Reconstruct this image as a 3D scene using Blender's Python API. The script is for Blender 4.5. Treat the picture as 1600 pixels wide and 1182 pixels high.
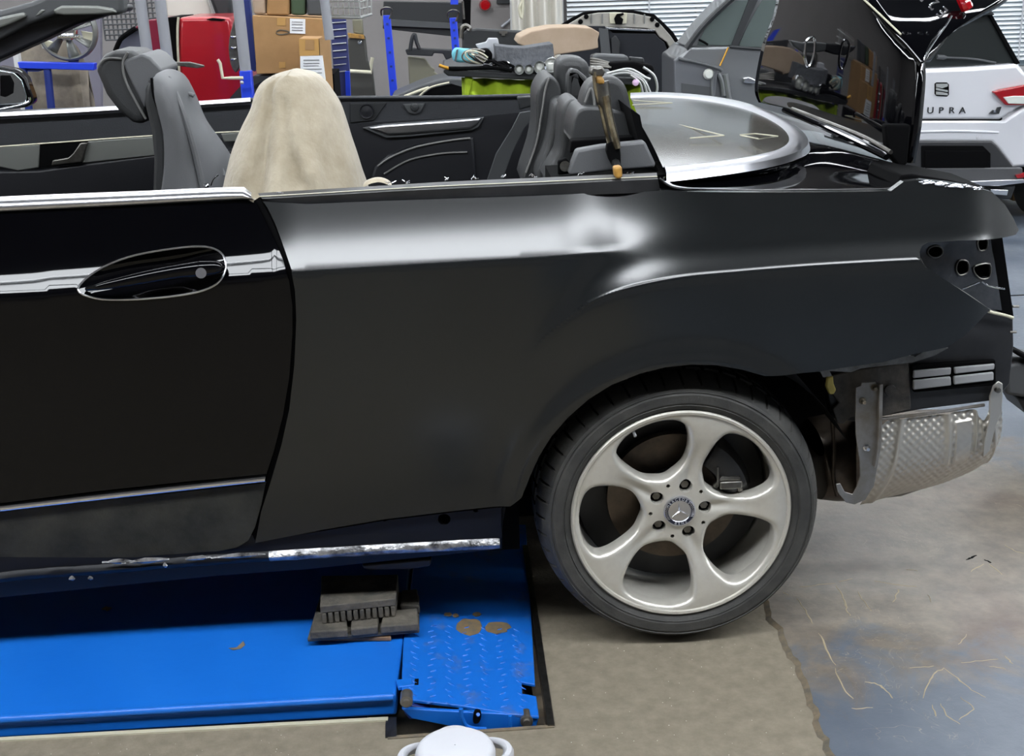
import bpy, bmesh, math, random
import numpy as np
from math import sin, cos, pi, radians, sqrt, hypot
from mathutils import Vector, Matrix
from mathutils.geometry import delaunay_2d_cdt
random.seed(7); RNG = np.random.RandomState(3)
sc = bpy.context.scene; COL = sc.collection
for o in list(bpy.data.objects): bpy.data.objects.remove(o)

# ------------------------------------------------------------------ camera
F_PX, YAW, PITCH, ROLL = 2000.0, radians(-2.5), radians(90-18), -0.03
RM = (Matrix.Rotation(YAW, 3, 'Z') @ Matrix.Rotation(PITCH, 3, 'X') @ Matrix.Rotation(ROLL, 3, 'Z'))
WHEEL = Vector((0, 0, .318))
CAM = WHEEL - RM @ (Vector((265/F_PX, -215.5/F_PX, -1))*(F_PX*.486/347.6))
cd = bpy.data.cameras.new('camera'); cam = bpy.data.objects.new('camera', cd); COL.objects.link(cam)
cam.matrix_world = Matrix.Translation(CAM) @ RM.to_4x4()
cd.sensor_width = 36; cd.lens = F_PX*36/1600; cd.clip_start = .05
sc.camera = cam
sc.view_settings.view_transform = 'Standard'; sc.view_settings.look = 'None'
sc.view_settings.gamma = 1; sc.view_settings.use_curve_mapping = False
sc.view_settings.exposure = 0.16
w = bpy.data.worlds.new('world'); sc.world = w; w.use_nodes = True
w.node_tree.nodes['Background'].inputs[0].default_value = (.75, .82, .9, 1)
w.node_tree.nodes['Background'].inputs[1].default_value = .1

def ray(px, py): return RM @ Vector(((px-800)/F_PX, -(py-591)/F_PX, -1))
def P(px, py, Y):
    d = ray(px, py); return CAM + d*((Y-CAM.y)/d.y)
def Pz(px, py, Z):
    d = ray(px, py); return CAM + d*((Z-CAM.z)/d.z)
def Px(px, py, X):
    d = ray(px, py); return CAM + d*((X-CAM.x)/d.x)

# ------------------------------------------------------------------ materials
def lin(c):
    c = c/255.0
    return c/12.92 if c <= .04045 else ((c+.055)/1.055)**2.4
def rgb(r, g, b): return (lin(r), lin(g), lin(b), 1)
def mat(name, col, rough=.5, metal=0, coat=0, noise=None, nscale=20, bump=0, bscale=60, spec=.5, emit=None, estr=0, alpha=1, trans=0, sheen=0, rvar=0, dist=.01):
    m = bpy.data.materials.new(name); m.use_nodes = True
    nt = m.node_tree; b = nt.nodes['Principled BSDF']
    b.inputs['Base Color'].default_value = rgb(*col)
    b.inputs['Roughness'].default_value = rough; b.inputs['Metallic'].default_value = metal
    b.inputs['Coat Weight'].default_value = coat; b.inputs['Coat Roughness'].default_value = .03
    b.inputs['Specular IOR Level'].default_value = spec
    b.inputs['Transmission Weight'].default_value = trans
    if sheen: b.inputs['Sheen Weight'].default_value = sheen
    b.inputs['Alpha'].default_value = alpha
    if emit: b.inputs['Emission Color'].default_value = rgb(*emit); b.inputs['Emission Strength'].default_value = estr
    tc = nt.nodes.new('ShaderNodeTexCoord')
    if noise:
        n = nt.nodes.new('ShaderNodeTexNoise'); n.inputs['Scale'].default_value = nscale; n.inputs['Detail'].default_value = 6; n.inputs['Roughness'].default_value = .65
        nt.links.new(tc.outputs['Object'], n.inputs['Vector'])
        r = nt.nodes.new('ShaderNodeValToRGB'); r.color_ramp.elements[0].position = .35; r.color_ramp.elements[1].position = .68
        r.color_ramp.elements[0].color = rgb(*col); r.color_ramp.elements[1].color = rgb(*noise)
        nt.links.new(n.outputs['Fac'], r.inputs['Fac']); nt.links.new(r.outputs['Color'], b.inputs['Base Color'])
        if rvar:
            mr = nt.nodes.new('ShaderNodeMapRange'); mr.inputs['To Min'].default_value = rough-rvar; mr.inputs['To Max'].default_value = rough+rvar
            nt.links.new(n.outputs['Fac'], mr.inputs['Value']); nt.links.new(mr.outputs['Result'], b.inputs['Roughness'])
    if bump:
        n2 = nt.nodes.new('ShaderNodeTexNoise'); n2.inputs['Scale'].default_value = bscale; n2.inputs['Detail'].default_value = 5
        nt.links.new(tc.outputs['Object'], n2.inputs['Vector'])
        bp = nt.nodes.new('ShaderNodeBump'); bp.inputs['Strength'].default_value = bump; bp.inputs['Distance'].default_value = dist
        nt.links.new(n2.outputs['Fac'], bp.inputs['Height']); nt.links.new(bp.outputs['Normal'], b.inputs['Normal'])
    return m
M = {}
M['primer'] = mat('primer', (19, 21, 22), .215, 0, 0, (23, 25, 26), 3, spec=.62)
M['gloss'] = mat('gloss_black', (4, 4, 6), .4, 0, 1, (6, 6, 8), 2, spec=.0)
M['lower'] = mat('dusty_lower', (36, 36, 33), .7, 0, 0, (58, 57, 51), 9, .1, 200, spec=.2)
M['void'] = mat('dark_void', (7, 7, 8), .9, spec=.08)
M['dark'] = mat('dark_metal', (24, 25, 27), .45, 0, 0, (40, 40, 42), 12)
M['chrome'] = mat('chrome', (225, 226, 230), .16, 1)
M['satin'] = mat('satin_chrome', (205, 205, 210), .28, 1)
M['alloy'] = mat('alloy', (196, 193, 184), .34, .45, 0, (190, 186, 177), 60)
M['tyre'] = mat('tyre', (44, 44, 43), .62, 0, 0, (66, 65, 62), 14, .15, 90)
M['steel'] = mat('steel', (130, 128, 124), .38, 1, 0, (90, 88, 82), 20)
M['scraped'] = mat('scraped_metal', (60, 60, 62), .3, .7, 0, (200, 200, 202), 28, .5, 60)
M['leather'] = mat('leather', (52, 53, 54), .42, 0, 0, None, bump=.15, bscale=400)
M['leather2'] = mat('grey_shell', (92, 93, 95), .45, bump=.1, bscale=300)
M['plastic'] = mat('dark_plastic', (34, 36, 38), .5)
M['plasticg'] = mat('grey_plastic', (70, 72, 74), .5)
M['cloth'] = mat('beige_cloth', (176, 166, 146), .95, 0, 0, (150, 139, 118), 9, .35, 60, sheen=.3)
M['blue'] = mat('blue_paint', (14, 96, 190), .4, 0, 0, (20, 104, 198), 3, .05, 30, spec=.5, rvar=.08)
M['bluedark'] = mat('dark_blue_paint', (20, 40, 110), .5)
M['blue2'] = mat('royal_blue', (28, 60, 200), .4)
M['rust'] = mat('grime', (118, 104, 84), .9, 0, 0, (80, 78, 70), 30)
M['rubber'] = mat('dusty_rubber', (58, 56, 52), .85, 0, 0, (98, 92, 82), 16, .4, 60)
M['wood'] = mat('wood', (128, 100, 74), .8, 0, 0, (92, 72, 54), 20)
M['card'] = mat('cardboard', (168, 130, 86), .85, 0, 0, (156, 120, 78), 8)
M['card2'] = mat('cardboard_tape', (182, 140, 78), .5)
M['paper'] = mat('paper', (232, 234, 236), .8)
M['red'] = mat('red_paint', (168, 16, 30), .3, 0, .6)
M['wall'] = mat('wall_paint', (128, 124, 122), .85, 0, 0, (122, 118, 116), 3)
M['wallw'] = mat('white_wall', (200, 200, 198), .8)
M['slat'] = mat('blind_slat', (226, 230, 232), .5)
M['white'] = mat('white_plastic', (176, 177, 182), .35)
M['carwhite'] = mat('white_car_paint', (214, 214, 218), .22, .1, .6)
M['cargrey'] = mat('grey_car_paint', (118, 120, 122), .28, .35, .5)
M['glassd'] = mat('dark_glass', (40, 44, 44), .08, 0, .5)
M['glass'] = mat('car_glass', (84, 94, 92), .08, 0, .5)
M['mesh'] = mat('wire', (190, 192, 190), .35, .6)
M['pipe'] = mat('pipe_grey', (150, 152, 158), .4, .2)
M['lime'] = mat('lime_cloth', (146, 170, 26), .8, bump=.3, bscale=12)
M['foam'] = mat('grey_foam', (78, 80, 84), .95, 0, 0, (96, 98, 102), 40, .5, 80)
M['beige'] = mat('beige_fabric', (170, 150, 130), .85, 0, 0, (158, 138, 116), 7, .3, 14)
M['teal'] = mat('teal_fabric', (110, 186, 200), .8)
M['glassc'] = mat('lamp_glass', (226, 228, 220), .12, .2)
M['brass'] = mat('brass', (200, 150, 60), .3, .9)
M['ochre'] = mat('ochre_tape', (176, 132, 56), .55, 0, 0, (120, 90, 50), 60)
M['redlamp'] = mat('red_lamp', (150, 10, 20), .12, 0, .8)
M['cream'] = mat('cream_trim', (196, 192, 170), .45, .2)
M['exh'] = mat('muffler_steel', (104, 92, 80), .42, .75, 0, (66, 60, 54), 9)
M['olive'] = mat('olive_panel', (112, 110, 92), .6)
M['seam'] = mat('seam', (112, 112, 110), .6)

# ------------------------------------------------------------------ helpers
def tag(o, label=None, cat=None, group=None, kind=None):
    if label: o['label'] = label
    if cat: o['category'] = cat
    if group: o['group'] = group
    if kind: o['kind'] = kind
    return o
def thing(name, label, cat, loc=(0, 0, 0), group=None):
    o = bpy.data.objects.new(name, None); COL.objects.link(o); o.location = loc; o.empty_display_size = .1
    return tag(o, label, cat, group)
class MB:
    def __init__(s): s.v = []; s.f = []
    def add(s, vs, fs):
        n = len(s.v); s.v += [tuple(v) for v in vs]; s.f += [tuple(i+n for i in f) for f in fs]; return s
    def box(s, c, size, rot=None):
        c = Vector(c); hx, hy, hz = size[0]/2, size[1]/2, size[2]/2
        vs = [Vector((x, y, z)) for x in (-hx, hx) for y in (-hy, hy) for z in (-hz, hz)]
        if rot is not None: vs = [rot @ v for v in vs]
        return s.add([c+v for v in vs], [(0, 1, 3, 2), (4, 6, 7, 5), (0, 4, 5, 1), (2, 3, 7, 6), (0, 2, 6, 4), (1, 5, 7, 3)])
    def prism(s, pts, vec):
        pts = [Vector(p) for p in pts]; vec = Vector(vec); n = len(pts)
        nr = Vector((0, 0, 0))
        for i in range(n): nr += pts[i].cross(pts[(i+1) % n])
        if nr.dot(vec) > 0: pts.reverse()
        fs = [tuple(range(n)), tuple(range(2*n-1, n-1, -1))] + [(i, i+n, (i+1) % n+n, (i+1) % n) for i in range(n)]
        return s.add(pts+[p+vec for p in pts], fs)
    def tube(s, path, r, n=8, caps=True, flat=1):
        path = [Vector(p) for p in path]; m = len(path)
        rr = [r]*m if not hasattr(r, '__len__') else r
        up = Vector((0, 0, 1)); vs = []; prev = None
        for i, p in enumerate(path):
            t = (path[min(i+1, m-1)]-path[max(i-1, 0)]).normalized()
            if prev is None:
                a = t.cross(up)
                if a.length < .1: a = t.cross(Vector((0, 1, 0)))
            else: a = prev - t*prev.dot(t)
            a.normalize(); prev = a; b = t.cross(a)
            for k in range(n):
                an = 2*pi*k/n; vs.append(p + a*cos(an)*rr[i] + b*sin(an)*rr[i]*flat)
        fs = [(i*n+k, i*n+(k+1) % n, (i+1)*n+(k+1) % n, (i+1)*n+k) for i in range(m-1) for k in range(n)]
        if caps: fs += [tuple(range(n-1, -1, -1)), tuple(range((m-1)*n, m*n))]
        return s.add(vs, fs)
    def lathe(s, prof, c, ax='Y', n=48, closed=False):
        # prof: (radius, offset along axis)
        c = Vector(c); vs = []
        for r, h in prof:
            for k in range(n):
                a = 2*pi*k/n; x, y = r*cos(a), r*sin(a)
                vs.append(c + (Vector((x, h, y)) if ax == 'Y' else Vector((x, y, h)) if ax == 'Z' else Vector((h, x, y))))
        m = len(prof)
        fs = [(i*n+k, i*n+(k+1) % n, (i+1)*n+(k+1) % n, (i+1)*n+k) for i in range(m-1) for k in range(n)]
        return s.add(vs, fs)
    def grid(s, rows):
        nr, nc = len(rows), len(rows[0])
        return s.add([p for r in rows for p in r], [(i*nc+j, i*nc+j+1, (i+1)*nc+j+1, (i+1)*nc+j) for i in range(nr-1) for j in range(nc-1)])
    def build(s, name, m, parent=None, sharp=40, bevel=0, seg=2, thick=0, label=None, kind=None, sub=0, recalc=True):
        me = bpy.data.meshes.new(name); me.from_pydata(s.v, [], s.f)
        if recalc:
            b = bmesh.new(); b.from_mesh(me); bmesh.ops.recalc_face_normals(b, faces=b.faces); b.to_mesh(me); b.free()
        me.shade_smooth(); me.set_sharp_from_angle(angle=radians(sharp))
        o = bpy.data.objects.new(name, me); COL.objects.link(o)
        me.materials.append(M[m] if isinstance(m, str) else m)
        if parent: o.parent = parent; o.matrix_parent_inverse = wm(parent).inverted()
        if thick:
            md = o.modifiers.new('s', 'SOLIDIFY'); md.thickness = thick; md.offset = 0
        if bevel:
            md = o.modifiers.new('b', 'BEVEL'); md.width = bevel; md.segments = seg; md.limit_method = 'ANGLE'; md.angle_limit = radians(40); md.harden_normals = False
        if sub:
            md = o.modifiers.new('u', 'SUBSURF'); md.levels = sub; md.render_levels = sub
        if label: o['label'] = label
        if kind: o['kind'] = kind
        return o
def wm(o):
    m = Matrix.Translation(o.location) @ o.rotation_euler.to_matrix().to_4x4()
    return (wm(o.parent) @ o.matrix_parent_inverse @ m) if o.parent else m
def cat_(pts, n=8, closed=False):
    pts = [Vector(p) for p in pts]; m = len(pts); out = []
    rng = m if closed else m-1
    for i in range(rng):
        if closed: a, b, c, d = pts[(i-1) % m], pts[i], pts[(i+1) % m], pts[(i+2) % m]
        else: a, b, c, d = pts[max(i-1, 0)], pts[i], pts[i+1], pts[min(i+2, m-1)]
        for k in range(n):
            t = k/n; out.append(.5*((2*b)+(c-a)*t+(2*a-5*b+4*c-d)*t*t+(3*b-a-3*c+d)*t**3))
    if not closed: out.append(pts[-1])
    return out
def sm2(px, n=6, closed=True): return [(v.x, v.y) for v in cat_([(p[0], p[1], 0) for p in px], n, closed)]
def surf(rows, nu=6, nv=6):
    rows = [cat_(r, nu) for r in rows]
    cols = [cat_([r[j] for r in rows], nv) for j in range(len(rows[0]))]
    return [[cols[j][i] for j in range(len(cols))] for i in range(len(cols[0]))]
def slab(name, px, Y, t, m, parent=None, bevel=0, smooth=0, seg=3, **k):
    if smooth: px = sm2(px, smooth)
    pts = [P(p[0], p[1], p[2] if len(p) > 2 else Y) for p in px]
    return MB().prism(pts, (0, t, 0)).build(name, m, parent, bevel=bevel, seg=seg, **k)
def ptube(name, px, Y, r, m, parent=None, smooth=5, n=8, **k):
    pts = [P(p[0], p[1], p[2] if len(p) > 2 else Y) for p in px]
    if smooth: pts = cat_(pts, smooth)
    return MB().tube(pts, r, n).build(name, m, parent, **k)
def copyobj(o, parent=None, loc=None, rot=None):
    c = o.copy(); COL.objects.link(c); c.parent = parent
    if parent: c.matrix_parent_inverse = wm(parent).inverted() if not o.parent else o.matrix_parent_inverse.copy()
    if loc is not None: c.location = loc
    if rot is not None: c.rotation_euler = rot
    return c
def inside(pts, poly):
    x, y = pts[:, 0], pts[:, 1]; r = np.zeros(len(pts), bool); n = len(poly)
    for i in range(n):
        x1, y1 = poly[i]; x2, y2 = poly[(i+1) % n]
        if y1 == y2: continue
        c = ((y1 > y) != (y2 > y)) & (x < (x2-x1)*(y-y1)/(y2-y1)+x1); r ^= c
    return r
def bdist(pts, poly):
    d = np.full(len(pts), 1e9); n = len(poly); A = np.array(poly)
    for i in range(n):
        a = A[i]; b = A[(i+1) % n]; ab = b-a; L = (ab**2).sum()+1e-15
        t = np.clip(((pts-a)@ab)/L, 0, 1); q = a+t[:, None]*ab
        d = np.minimum(d, np.sqrt(((pts-q)**2).sum(1)))
    return d
def dens(poly, step, closed=True):
    out = []; n = len(poly)
    for i in range(n if closed else n-1):
        a, b = poly[i], poly[(i+1) % n]; L = hypot(b[0]-a[0], b[1]-a[1]); k = max(1, int(L/step))
        for j in range(k): out.append((a[0]+(b[0]-a[0])*j/k, a[1]+(b[1]-a[1])*j/k))
    if not closed: out.append(tuple(poly[-1]))
    return out
def cdt(outer, holes, inner):
    pts = []; edges = []
    for lp in [outer]+holes:
        n0 = len(pts); pts += [tuple(p) for p in lp]; edges += [(n0+i, n0+(i+1) % len(lp)) for i in range(len(lp))]
    pts += [tuple(p) for p in inner]
    r = delaunay_2d_cdt([Vector(p) for p in pts], edges, [], 0, 1e-7)
    V = np.array([(v.x, v.y) for v in r[0]]); T = np.array([f for f in r[2] if len(f) == 3])
    c = V[T].mean(1); ok = inside(c, outer)
    for h in holes: ok &= ~inside(c, h)
    return V, T[ok]
def text_mesh(body, size, ext=.002, font_rot=None):
    cu = bpy.data.curves.new('t', 'FONT'); cu.body = body; cu.size = size; cu.extrude = ext; cu.align_x = 'CENTER'; cu.align_y = 'CENTER'
    ob = bpy.data.objects.new('t', cu); COL.objects.link(ob)
    dg = bpy.context.evaluated_depsgraph_get(); dg.update()
    me = bpy.data.meshes.new_from_object(ob.evaluated_get(dg)); bpy.data.objects.remove(ob)
    return me
def text(name, body, size, loc, mx, m, parent, ext=.002, sx=1, **k):
    me = text_mesh(body, size, ext); o = bpy.data.objects.new(name, me); COL.objects.link(o)
    me.materials.clear(); me.materials.append(M[m])
    me.transform(Matrix.Translation(loc) @ mx.to_4x4() @ Matrix.Diagonal((sx, 1, 1, 1)))
    o.parent = parent; o.matrix_parent_inverse = wm(parent).inverted()
    for a, b in k.items(): o[a] = b
    return o

# ------------------------------------------------------------------ room
X0, X1, Y0, Y1, H = -7.0, 9.0, -6.5, 9.0, 3.4
def struct(name, mb, m, **k):
    o = mb.build(name, m, **k); o['kind'] = 'structure'; return o
def mix_mat_floor():
    m = bpy.data.materials.new('epoxy_floor'); m.use_nodes = True; nt = m.node_tree; b = nt.nodes['Principled BSDF']; L = nt.links
    tc = nt.nodes.new('ShaderNodeTexCoord')
    def noise(s, d=6, r=.6, dist=0):
        n = nt.nodes.new('ShaderNodeTexNoise'); n.inputs['Scale'].default_value = s; n.inputs['Detail'].default_value = d; n.inputs['Roughness'].default_value = r; n.inputs['Distortion'].default_value = dist
        L.new(tc.outputs['Object'], n.inputs['Vector']); return n
    def ramp(src, a, b_, ca, cb):
        r = nt.nodes.new('ShaderNodeValToRGB'); e = r.color_ramp.elements; e[0].position = a; e[1].position = b_; e[0].color = ca; e[1].color = cb
        L.new(src, r.inputs['Fac']); return r
    def mix(f, a, c):
        x = nt.nodes.new('ShaderNodeMix'); x.data_type = 'RGBA'; L.new(f, x.inputs[0]); L.new(a, x.inputs[6]); L.new(c, x.inputs[7]); return x.outputs[2]
    base = ramp(noise(3).outputs['Fac'], .35, .65, rgb(76, 84, 96), rgb(100, 107, 116)).outputs[0]
    brown = ramp(noise(14, 8, .7).outputs['Fac'], .3, .7, rgb(94, 84, 72), rgb(134, 123, 106)).outputs[0]
    # stain patch around (0.75,-0.05)
    mp = nt.nodes.new('ShaderNodeMapping'); mp.inputs['Location'].default_value = (-.75, -.45, 0); L.new(tc.outputs['Object'], mp.inputs['Vector'])
    vm = nt.nodes.new('ShaderNodeVectorMath'); vm.operation = 'MULTIPLY'; vm.inputs[1].default_value = (.8, 1.1, 0); L.new(mp.outputs[0], vm.inputs[0])
    ln = nt.nodes.new('ShaderNodeVectorMath'); ln.operation = 'LENGTH'; L.new(vm.outputs[0], ln.inputs[0])
    ns = noise(4, 8, .7, 1.0); ad = nt.nodes.new('ShaderNodeMath'); ad.operation = 'MULTIPLY_ADD'; L.new(ns.outputs['Fac'], ad.inputs[0]); ad.inputs[1].default_value = 1.4; L.new(ln.outputs['Value'], ad.inputs[2])
    msk = ramp(ad.outputs[0], .0, .12, (1, 1, 1, 1), (0, 0, 0, 1))
    msk.color_ramp.elements[0].position = .0; 
    mr = nt.nodes.new('ShaderNodeMapRange'); mr.inputs['From Min'].default_value = 1.30; mr.inputs['From Max'].default_value = 1.58; mr.inputs['To Min'].default_value = .85; mr.inputs['To Max'].default_value = 0; L.new(ad.outputs[0], mr.inputs['Value'])
    c1 = mix(mr.outputs[0], base, brown)
    dk = ramp(noise(2.2, 5, .6, .6).outputs['Fac'], .52, .68, (0, 0, 0, 1), (.55, .55, .55, 1)).outputs[0]
    dkc = nt.nodes.new('ShaderNodeRGB'); dkc.outputs[0].default_value = rgb(78, 56, 48)
    dm = nt.nodes.new('ShaderNodeMath'); dm.operation = 'MULTIPLY'; L.new(dk, dm.inputs[0]); L.new(mr.outputs[0], dm.inputs[1])
    c2 = mix(dm.outputs[0], c1, dkc.outputs[0])
    wv = noise(9, 2, .5, 2.5)
    w1 = nt.nodes.new('ShaderNodeMath'); w1.operation = 'SUBTRACT'; L.new(wv.outputs['Fac'], w1.inputs[0]); w1.inputs[1].default_value = .5
    w2 = nt.nodes.new('ShaderNodeMath'); w2.operation = 'ABSOLUTE'; L.new(w1.outputs[0], w2.inputs[0])
    w3 = nt.nodes.new('ShaderNodeMapRange'); w3.inputs['From Min'].default_value = 0; w3.inputs['From Max'].default_value = .006; w3.inputs['To Min'].default_value = 1; w3.inputs['To Max'].default_value = 0; L.new(w2.outputs[0], w3.inputs['Value'])
    k1 = ramp(noise(3.3, 3, .5).outputs['Fac'], .52, .6, (0, 0, 0, 1), (1, 1, 1, 1)).outputs[0]
    w4 = nt.nodes.new('ShaderNodeMath'); w4.operation = 'MULTIPLY'; L.new(w3.outputs[0], w4.inputs[0]); L.new(k1, w4.inputs[1])
    w5 = nt.nodes.new('ShaderNodeMath'); w5.operation = 'MULTIPLY'; L.new(w4.outputs[0], w5.inputs[0]); w5.inputs[1].default_value = .45
    pale = nt.nodes.new('ShaderNodeRGB'); pale.outputs[0].default_value = rgb(186, 172, 146)
    c3 = mix(w5.outputs[0], c2, pale.outputs[0])
    L.new(c3, b.inputs['Base Color']); b.inputs['Roughness'].default_value = .38
    rr = nt.nodes.new('ShaderNodeMapRange'); rr.inputs['To Min'].default_value = .28; rr.inputs['To Max'].default_value = .5; L.new(ns.outputs['Fac'], rr.inputs['Value']); L.new(rr.outputs[0], b.inputs['Roughness'])
    bp = nt.nodes.new('ShaderNodeBump'); bp.inputs['Strength'].default_value = .25; bp.inputs['Distance'].default_value = .004; L.new(noise(50).outputs['Fac'], bp.inputs['Height']); L.new(bp.outputs[0], b.inputs['Normal'])
    return m
M['epoxy'] = mix_mat_floor()
M['concrete'] = mat('concrete', (112, 104, 89), .8, 0, 0, (130, 122, 106), 26, .4, 120, dist=.003)

# recess for the lift
pit = [Pz(606, 1154, 0), Pz(866, 1136, 0), Pz(836, 905, 0), Pz(640, 905, 0)]
pitx = [(-.655, -.33), (-.31, -.31), (-.31, .52), (-.655, .52)]
pit_out = [(pit[0].x, pit[0].y), (pit[1].x, pit[1].y), (pit[1].x+.0, .55), (-3.6, .55), (-3.6, -.225), (pit[0].x-.002, -.235)]
bl = [Pz(x, y, 0) for x, y in [(1300, 1182), (1282, 1130), (1268, 1085), (1252, 1050), (1234, 1020), (1222, 985), (1206, 968), (1200, 945)]]
jag = dens([(b.x, b.y) for b in bl], .02, False)
jag = [(x+RNG.uniform(-.006, .006), y+RNG.uniform(-.004, .004)) for x, y in jag]
edge = [(bl[0].x+.1, bl[0].y-.4), (bl[0].x+.3, Y0)] 
edge = [edge[1], edge[0]] + jag + [(bl[-1].x-.02, .35), (bl[-1].x, .9), (bl[-1].x, 2.6)]
conc = [(X0, Y0)] + edge + [(X0, 2.6)]
epox = edge + [(X0, 2.6), (X0, Y1), (X1, Y1), (X1, Y0)]
def flat_floor(name, poly, holes, z, m, lip=.0):
    V, T = cdt(poly, holes, [])
    mb = MB(); mb.add([(x, y, z) for x, y in V], [tuple(t) for t in T])
    o = struct(name, mb, m); return o
floor = flat_floor('floor', conc, [pit_out], 0, 'concrete')
floor2 = flat_floor('floor', epox, [], .004, 'epoxy')
# ragged broken joint between the two floors (a strip of crumbled edge)
mb = MB()
for (x1, y1), (x2, y2) in zip(edge[1:-3], edge[2:-2]):
    mb.add([(x1-.012, y1, .0005), (x1+.001, y1, .006), (x2+.001, y2, .006), (x2-.012, y2, .0005)], [(0, 1, 2, 3)])
jo = mb.build('joint', 'rust', floor2)
# pit walls and bottom
mb = MB(); n = len(pit_out)
for i in range(n):
    a, b = pit_out[i], pit_out[(i+1) % n]
    mb.add([(a[0], a[1], 0), (b[0], b[1], 0), (b[0], b[1], -.085), (a[0], a[1], -.085)], [(0, 1, 2, 3)])
mb.add([(x, y, -.085) for x, y in pit_out], [tuple(range(n))])
struct('floor', mb, 'concrete')
# steel edge angles of the recess
mb = MB()
def bar(mb, a, b, w, h):
    a = Vector(a); b = Vector(b); d = b-a; L = d.length; ang = math.atan2(d.y, d.x)
    mb.box((a+b)/2, (L, w, h), Matrix.Rotation(ang, 3, 'Z'))
bar(mb, (pit_out[1][0]-.006, pit_out[1][1], -.018), (pit_out[2][0]-.006, pit_out[2][1], -.018), .014, .045)
struct('trim_1', mb, 'steel')
mb = MB(); bar(mb, (pit_out[1][0]-.022, pit_out[1][1], -.05), (pit_out[2][0]-.022, pit_out[2][1], -.05), .02, .02); struct('trim_2', mb, 'rust')
mb = MB(); bar(mb, (pit_out[5][0]+.006, pit_out[5][1], -.025), (pit_out[0][0]+.006, pit_out[0][1], -.025), .022, .055); struct('trim_3', mb, 'steel')
mb = MB(); bar(mb, (pit_out[0][0], pit_out[0][1], .0), (pit_out[1][0], pit_out[1][1], .0), .01, .004); struct('trim_4', mb, 'rust')
mb = MB(); bar(mb, (-3.6, -.232, .0), (pit_out[5][0], -.24, .0), .012, .008); struct('trim_5', mb, 'cream')

struct('ceiling', MB().box(((X0+X1)/2, (Y0+Y1)/2, H+.05), (X1-X0, Y1-Y0, .1)), mat('ceiling_paint', (84, 86, 88), .9))
struct('wall_left', MB().box((X0-.05, (Y0+Y1)/2, H/2), (.1, Y1-Y0, H)), 'wall')
struct('wall_right', MB().box((X1+.05, (Y0+Y1)/2, H/2), (.1, Y1-Y0, H)), 'wallw')
struct('wall_front', MB().box(((X0+X1)/2, Y0-.05, H/2), (X1-X0, .1, H)), 'wall')
YB = 8.2
struct('wall_back', MB().box((-3, YB+.05, H/2), (8.4, .1, H)), 'wall')
M['lamp'] = mat('lamp_diffuser', (255, 255, 255), .5, emit=(245, 250, 255), estr=26)
M['lamph'] = mat('lamp_housing', (220, 222, 224), .5)
first = None
ROWS = [-1.735, -1.465, 1.6, 4.0, 6.4]
for iy, y in enumerate(ROWS):
    for ix in range(6):
        x = -5.6 + ix*2.54
        if first is None:
            t = thing('ceiling_light', 'x', 'ceiling light', (0, 0, H-.06))
            MB().box((0, 0, H-.03), (2.5, .26, .06)).build('housing', 'lamph', t)
            MB().box((0, 0, H-.075), (2.44, .18, .03)).build('diffuser', 'lamp', t)
            first = t
        else:
            t = first.copy(); COL.objects.link(t)
            for ch in first.children:
                c = ch.copy(); COL.objects.link(c); c.parent = t; c.matrix_parent_inverse = ch.matrix_parent_inverse.copy()
        t.location = (x, y, H-.06)
        tag(t, 'long white batten light on the workshop ceiling, outside the picture', 'ceiling light', 'ceiling batten lights')

# ------------------------------------------------------------------ the convertible: body side surface y = F(x, z)
def curve_xz(px):
    q = [P(x, y, 0) for x, y in px]
    q = cat_([Vector((v.x, v.z, 0)) for v in q], 12)
    return np.array([v.x for v in q]), np.array([v.y for v in q])
c1x, c1z = curve_xz([(-500, 488), (0, 462), (125, 452), (400, 430), (460, 423), (700, 408), (900, 397), (1020, 391), (1100, 380), (1300, 362), (1600, 352)])
c2x, c2z = curve_xz([(740, 760), (790, 620), (840, 535), (900, 480), (960, 450), (1050, 430), (1150, 421), (1250, 413), (1350, 407), (1440, 403), (1620, 398)])
def sst(a, b, x):
    t = np.clip((x-a)/(b-a), 0, 1); return t*t*(3-2*t)
def hinge(t, r): return .5*(t+np.sqrt(t*t+r*r))
xa = P(800, 400, 0).x; xb = P(985, 400, 0).x; xc = P(930, 395, 0).x; xd = P(1180, 395, 0).x
XR = P(1500, 350, 0).x; XM = P(960, 430, 0).x; XD0, XD1 = P(425, 380, 0).x, P(470, 380, 0).x
def F(x, z):
    x = np.asarray(x, float); z = np.asarray(z, float)
    z1 = np.interp(x, c1x, c1z); z2 = np.interp(x, c2x, c2z)
    s = sst(xc, xd, x); r1 = .004 + .09*s
    t_ = z-z1; dr = 1-sst(XD0, XD1, x); f = (.735-.23*s+.10*dr)*hinge(t_, r1) - .28*(1-dr)*hinge(t_-.06, .05) - .44*dr*hinge(t_-.045, .05)
    g = sst(xa, xb, x)
    dz = z-z2
    f = f + .30*np.exp(-((x-XM-.03)/.085)**2)*sst(xa, xb-.05, x)*1.25*.075/np.sqrt(.075**2+(z1-z2)**2)*np.where(z1 > z2, hinge(dz, .02) - hinge(z-z1, .012), 0)
    f = f + g*(.24-.10*s)*(hinge(dz, .003+.02*(1-g)) - hinge(dz-.075, .05)) - .0013*g*np.exp(-(dz/.0032)**2)
    # flare stands out below the second crease
    f = f + .012*(1-sst(-.05, .02, -dz)*sst(xa-.03, xb, x))
    # body leans in a little towards the sill
    f = f + .12*hinge(.40-z, .08) + .05*hinge(.62-z, .1)
    # wheel arch lip
    R = np.sqrt(x**2+(z-.318)**2)
    f = f - .012*np.exp(-((R-.365)/.03)**2)
    # rear corner wraps round
    f = f + .55*hinge(x-XR, .12)**2/.18 + .0*x
    # gentle bow along the car
    f = f + .02*np.clip(-x-.3, 0, 9)**1.5*.3
    return f - .035
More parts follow.
